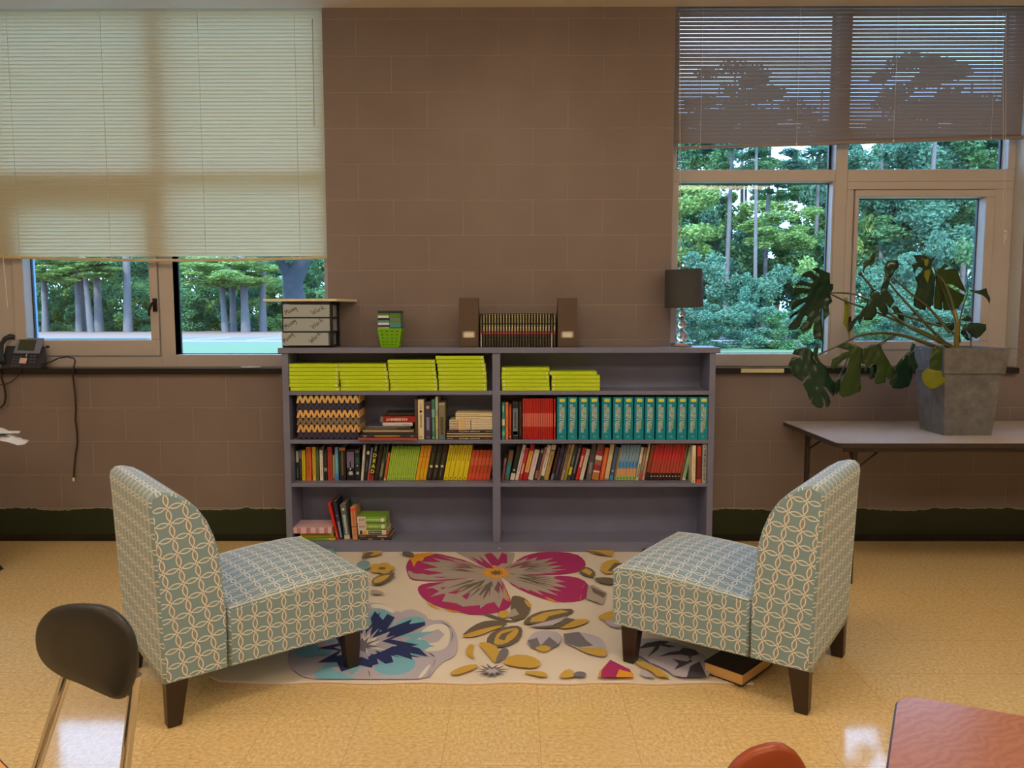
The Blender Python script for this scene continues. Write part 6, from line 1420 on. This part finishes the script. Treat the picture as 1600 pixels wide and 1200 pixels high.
# desks
WD = wood_material('red_oak_laminate', C(140, 82, 58), C(172, 112, 82), .2, R(62), 5.0)
def desk(label, corner, u, v, Lu, Lv, zt, wood, rad=.04, edge=P(52, 34, 28, .4)):
    t = thing('student_desk', label, 'desk', (corner[0], corner[1], 0)); c = Vector((corner[0], corner[1], 0)); u = Vector((u[0], u[1], 0)).normalized(); v = Vector((v[0], v[1], 0)).normalized()
    def outline(ins, z):
        pts = []
        for (a, b, sa, sb_) in ((0, 0, 1, 1), (Lu, 0, -1, 1), (Lu, Lv, -1, -1), (0, Lv, 1, -1)):
            cc = c + u * (a + sa * (rad + 0)) + v * (b + sb_ * (rad + 0)); seg = []
            for k in range(7):
                an = PI / 2 * k / 6
                seg.append(cc + (-u * sa * math.cos(an) - v * sb_ * math.sin(an)) * (rad - ins) + Vector((0, 0, z)))
            if sa * sb_ < 0: seg = seg[::-1]
            pts += seg
        return pts
    MB().prism(outline(0, zt - .022), (0, 0, .020)).build('edge_band', edge, t); MB().prism(outline(.003, zt - .003), (0, 0, .003)).build('desk_top', wood, t)
    for a in (.06, Lu - .06):
        for b in (.06, Lv - .06):
            q = c + u * a + v * b; MB().tube([q, q + Vector((0, 0, zt - .022))], .012, 10).build('leg', CHRM, t)
    return t
def L0(x, y): p = fl(x, y, .74); return p
c0_ = L0(1401, 1083); u0_ = L0(1600, 1113) - L0(1440, 1085.5); v0_ = L0(1387, 1200) - L0(1399, 1115)
desk('red oak laminate student desk corner, bottom right', (c0_.x, c0_.y), (u0_.x, u0_.y), (v0_.x, v0_.y), .60, .38, .74, WD)
a_, b_ = fl(-6, 1178, .74), fl(16, 1200, .74)
dd = b_ - a_; nv = Vector((dd.y, -dd.x, 0)).normalized()
desk('orange wood student desk, a sliver at the bottom left corner', (b_.x + dd.normalized().x * .15, b_.y + dd.normalized().y * .15), tuple(-dd)[:2], tuple(nv)[:2] if nv.y < 0 else tuple(-nv)[:2], .5, .2, .74, wood_material('orange_laminate', C(206, 130, 66), C(220, 148, 84), .3, .4))

# ------------------------------------------------------------------ outdoors
GR_ = NT('grass'); geo = GR_.n('ShaderNodeNewGeometry'); f = GR_.noise(geo.outputs['Position'], 1.2, 5, .7); GR_.put(GR_.b.inputs['Base Color'], GR_.mix(f, (.045, .085, .03), (.08, .13, .05))); GR_.b.inputs['Roughness'].default_value = .9
AS = mat((.085, .095, .11), .9, name='asphalt', scale=4, var=.1); ST = mat((.17, .095, .07), .95, name='pine_straw', scale=3, var=.2); WL = mat((.45, .45, .45), .7, name='parking_line')
GZ = -.02
def slab(name, x0, y0, x1, y1, z0, z1, m_, lab, cat, kind='structure'):
    o = MB().box(x0, y0, z0, x1, y1, z1).build(name, m_, origin=((x0 + x1) / 2, (y0 + y1) / 2, z1)); o['kind'] = kind; return o
slab('lawn', -80, .6, 80, 33, -.4, GZ, GR_.m, '', ''); slab('parking_lot', -80, 33, 80, 44.5, -.4, GZ - .001, AS, '', ''); slab('pine_straw_strip', -80, 44.5, 80, 140, -.4, GZ, ST, '', '')
for i, x in enumerate((-22.2, -18.6, -15.0, -11.4)):
    o = MB().hexa([(x, 38.5, GZ), (x + .14, 38.5, GZ), (x + .74, 44, GZ), (x + .6, 44, GZ)], [(x, 38.5, GZ + .01), (x + .14, 38.5, GZ + .01), (x + .74, 44, GZ + .01), (x + .6, 44, GZ + .01)]).build('parking_line', WL); tag(o, 'white painted parking line, %s from left through the left window' % ORD[i], 'parking line', 'painted parking lines')
o = MB().box(-60, 36.8, GZ, 20, 37.0, GZ + .015).build('parking_line', WL); tag(o, 'long white painted line running along the parking lot', 'parking line')
BARK = mat((.12, .105, .105), .9, name='pine_bark', scale=3, var=.3); DBARK = mat((.035, .035, .045), .95, name='dark_bark', scale=6, var=.4, bump=.8)
LV = [leaf_material('foliage_' + n, a, b, .55, .6, .3) for n, a, b in (('deep', (.040, .12, .055), (.12, .25, .08)), ('bright', (.12, .24, .06), (.28, .38, .10)), ('teal', (.045, .13, .09), (.10, .23, .13)))]  # greens lightened and blued: outdoor haze is put into the leaf colour
def crown_mesh(seed, n, s, clusters=26, flat_=.8, drop=0):
    r = random.Random(seed); cs = []
    for _ in range(clusters):
        a = r.uniform(0, 2 * PI); q = r.random() ** .5; z = r.uniform(-1, 1); k = math.sqrt(max(0, 1 - z * z * .8))
        cs.append((q * k * math.cos(a), q * k * math.sin(a), z, r.uniform(.16, .34)))
    vs = []; fs = []
    for i in range(n):
        c = r.choice(cs); d = Vector((r.gauss(0, 1), r.gauss(0, 1), r.gauss(0, 1))).normalized() * (r.random() ** .45) * c[3]
        p = Vector((c[0], c[1], c[2])) + Vector((d.x, d.y, d.z * flat_))
        a = Vector((r.gauss(0, 1), r.gauss(0, 1), r.gauss(0, .6))).normalized(); b = a.cross(Vector((r.gauss(0, 1), r.gauss(0, 1), r.gauss(0, 1)))).normalized(); k = s * r.uniform(.6, 1.3)
        o = len(vs); vs += [p - a * k, p + b * k * .5, p + a * k, p - b * k * .5]; fs.append((o, o + 1, o + 2, o + 3))
    return vs, fs
CRW = []
for sd in range(4):
    for mi_, mm in enumerate(LV):
        v, f = crown_mesh(40 + sd, 10000, .048); me = bpy.data.meshes.new('crown'); me.from_pydata(v, [], f); me.materials.append(mm); me.update(); CRW.append(me)
def crown(parent, pos, sc3, mi_, sd, name='crown'):
    o = bpy.data.objects.new(name, CRW[(sd % 4) * 3 + mi_]); COL.objects.link(o)
    if parent is not None: o.parent = parent; o.location = Vector(pos) - parent.location
    else: o.location = pos
    o.scale = sc3; o.rotation_euler = (0, 0, sd * 1.3); return o
def tree(x, y, h, r, label, crowns, lean=0, bark=BARK, group=None, name='pine_tree'):
    t = thing(name, label, 'tree', (x, y, GZ - .01), 0, group)
    MB().tube([(x, y, GZ - .01), (x + lean * .15, y, GZ + h * .12), (x + lean * .5, y, GZ + h * .5), (x + lean, y, GZ + h)], [r * .95, r * .72, r * .6, r * .28], 12).build('trunk', bark, t)
    for i, (dx, dy, z, sx, sz, mi_) in enumerate(crowns): crown(t, (x + dx + lean * z / h, y + dy, GZ + z), (sx, sx * .7, sz), mi_, int(abs(x) * 7 + i))
    return t
def bush(x, y, w_, h_, mi_, sd, label, group=None):
    o = crown(None, (x, y, GZ + h_ * .80), (w_, w_ * .6, h_), mi_, sd, 'shrub'); tag(o, label, 'shrub', group); return o
rt_ = random.Random(12)
# trunks seen through the left window, left to right
def PX(px, Y): return at(px, 510, Y).x
for px, Y, r, ln, lab, cr in (
    (71, 62, .33, .25, 'slim pale pine trunk, leftmost through the left window', [(0, 0, 12, 4, 3, 0)]),
    (124, 62, .34, .1, 'pale pine trunk left of the thick one through the left window', [(-1, -1, 5.2, 3.6, .8, 1)]),
    (132, 63, .62, .0, 'thickest pine trunk in the cluster through the left window', [(0, -3, 5.3, 4.8, 1.0, 1), (0, 0, 13, 5, 3, 0)]),
    (142, 60, .30, -.9, 'thin leaning pine trunk right of the thickest one', [(1.5, -1, 5.4, 3.4, .8, 1)]),
    (155, 62, .42, -.1, 'pine trunk with dead twigs right of the cluster', [(0, 0, 13, 4, 3, 0)]),
    (200, 61, .44, .3, 'straight pale pine trunk beside the casement handle', [(0, 0, 13, 4, 3, 2)]),
    (352, 60, .32, -.7, 'thin leaning trunk left of the pair in the left window middle pane', [(0, -2, 4.8, 3.6, 1.0, 1)]),
    (365, 62, .36, .0, 'straight trunk in the middle of the right-hand lower pane', [(0, -1, 5.4, 4.0, 1.1, 1)]),
    (384, 60, .44, -.2, 'broader trunk left of the plastic organizer', [(0, -2, 5.0, 4.0, 1.2, 1)]),
    (411, 61, .38, .2, 'tall trunk just left of the plastic organizer', [(0, 0, 9, 3.4, 2, 1)])):
    tree(PX(px, Y), Y, 18, r, lab, cr, ln)
bt = thing('oak_tree', 'dark forked tree trunk close behind the organizer in the left window', 'tree', (at(458, 500, 16).x, 16, GZ - .01))
a0, a1, a2, a3 = at(460, 470, 16), at(457, 440, 16), at(474, 405, 16), at(430, 385, 16)
base = Vector((a0.x + .05, 16, GZ - .01))
MB().tube([base, Vector((a0.x, 16, 1.0)), a0, Vector((a1.x, 16, a1.z)), Vector((a2.x, 16, a2.z)), at(486, 330, 16)], [.40, .33, .29, .26, .20, .16], 14).build('trunk', DBARK, bt)
MB().tube([Vector((a0.x + .02, 16, a0.z - .1)), Vector((a1.x, 16, a1.z)), at(442, 412, 16), a3, at(405, 330, 16)], [.15, .17, .15, .14, .12], 12).build('branch', DBARK, bt)
crown(bt, at(430, 330, 16), (2.6, 2.0, 1.1), 2, 3); crown(bt, at(350, 375, 18), (1.3, .8, .35), 0, 5)
lpz = at(56, 520, 60); pole = thing('light_pole', 'blue grey steel pole at the left edge of the left window', 'pole', (at(54, 500, 30).x, 30, GZ - .001))
MB().tube([pole.location, pole.location + Vector((0, 0, 8))], .13, 14).build('pole', mat((.10, .16, .34), .5, name='blue_steel'), pole); MB().box(pole.location.x - .2, 29.8, GZ, pole.location.x + .2, 30.2, GZ + .1).build('footing', AS, pole)
# green wall of undergrowth behind the left trunks: every shrub on its own
n = 0
for row, (Y, wd, hh) in enumerate(((64, 2.6, 2.4), (68, 3.4, 4.2), (74, 5.0, 7.0))):
    x = -50
    while x < -14:
        w_ = wd * rt_.uniform(.8, 1.25); lab = 'leafy green shrub in the %s row of undergrowth beyond the parking lot' % ('front', 'middle', 'back')[row]
        bush(x, Y + rt_.uniform(-1, 1), w_, hh * rt_.uniform(.85, 1.2), rt_.choice((0, 0, 0, 1, 2)), n, lab, 'shrubs in the %s undergrowth row' % ('front', 'middle', 'back')[row]); n += 1
        x += w_ * (1.05, .95, .72)[row]
# woods through the right window
for px, Y, r, ln, lab, cr in (
    (1132, 44, .22, .3, 'slender trunk just right of the lamp through the right window', [(-3, 1, 7, 3.2, 2.4, 1), (1.2, 0, 10.6, 2.6, 1.2, 0)]),
    (1180, 42, .17, -.3, 'tall thin pine trunk left of the bright sky gap', [(-1.4, 0, 12.4, 2.6, 1.0, 2), (1.8, 1, 6.6, 2.6, 1.2, 1)]),
    (1192, 46, .20, .2, 'tall thin pine trunk against the bright sky gap', [(1.2, 0, 9.6, 1.8, .8, 0), (0, 0, 13.5, 3, 1.2, 2)]),
    (1270, 48, .2, .1, 'pine behind the mullion of the right window', [(0, 0, 12.4, 3.2, 1.5, 2), (-1.0, -1, 5.4, 3.8, 2.2, 0)]),
    (1375, 46, .2, -.4, 'pine at the left of the small casement pane', [(0, 0, 10.8, 3.4, 2.8, 2), (1, -1, 5.6, 3.8, 2.6, 0)]),
    (1440, 44, .28, .4, 'dim trunk in the middle of the small casement pane', [(0, 1, 9.6, 3.4, 3.0, 2), (-1, -1, 5.2, 3.2, 2.4, 2)]),
    (1500, 46, .24, .0, 'pine at the right of the small casement pane', [(0, 0, 10, 3.8, 3.2, 0), (0, 0, 13.5, 3.8, 1.5, 2)]),
    (1080, 50, .26, .2, 'pine behind the lamp shade through the right window', [(0, 0, 10.6, 3.8, 3.2, 0), (0, 0, 6, 3.6, 2.6, 1), (0, 0, 14, 3.8, 1.5, 2)])):
    tree(PX(px, Y), Y, 16, r, lab, cr, ln)
for px, py, Y, sx, sz, mi_, lab in (
    (1100, 270, 58, 4.2, 2.2, 2, 'tall crown above the lamp through the right window'), (1165, 255, 60, 2.6, 1.2, 2, 'high crown left of the bright sky gap'),
    (1215, 285, 58, 2.6, 1.5, 0, 'crown hanging into the bright sky gap'), (1262, 270, 60, 3.2, 2.6, 2, 'high crown beside the middle mullion'),
    (1110, 350, 56, 4.0, 3.0, 1, 'light green crown right of the lamp'), (1215, 375, 56, 4.6, 2.6, 1, 'light green rounded crown in the centre of the big pane'), (1275, 395, 55, 3.2, 3.4, 0, 'green crown low beside the mullion in the big pane'),
    (1385, 330, 56, 4.2, 4.4, 2, 'dense crown in the left of the casement pane'), (1440, 330, 58, 4.4, 5.2, 2, 'dense blue green crown in the middle of the casement pane'), (1510, 320, 57, 4.4, 5.0, 0, 'dense crown in the right of the casement pane'),
    (1360, 240, 60, 3.0, 2.2, 2, 'high crown in the narrow upper right pane, left part'), (1450, 225, 60, 4.4, 3.0, 0, 'high crown in the narrow upper right pane, middle'), (1540, 240, 60, 3.6, 4.0, 2, 'high crown in the narrow upper right pane, right end'),
    (1160, 150, 62, 4.4, 2.4, 2, 'topmost crown behind the left half of the taupe blind'), (1420, 140, 62, 5.2, 2.6, 2, 'topmost crown behind the right half of the taupe blind')):
    p = at(px, py, Y); t = thing('broadleaf_tree', lab, 'tree', (p.x, Y, GZ - .01))
    MB().tube([(p.x, Y, GZ - .01), (p.x + .2, Y, p.z * .5), (p.x, Y, p.z)], [.2, .16, .08], 10).build('trunk', BARK, t); crown(t, p, (sx, sx * .7, sz), mi_, int(px))
for row, (Y, wd, hh) in enumerate(((27.5, 1.5, 1.0), (38, 2.2, 2.2), (47, 3.4, 4.0), (56, 4.2, 4.8))):
    x = 6
    while x < 40:
        w_ = wd * rt_.uniform(.8, 1.25); lab = 'leafy green shrub in the %s row of woods beyond the right window' % ('front', 'second', 'third', 'back')[row]
        bush(x, Y + rt_.uniform(-1, 1), w_, hh * rt_.uniform(.85, 1.15) * (1.25 if x > 22 else 1), rt_.choice((0, 1, 2, 2)) if row else rt_.choice((0, 2)), n, lab, 'shrubs in the %s row of the right woods' % ('front', 'second', 'third', 'back')[row]); n += 1
        x += w_ * 1.0

for o in bpy.data.objects:
    if '_o' in o: del o['_o']
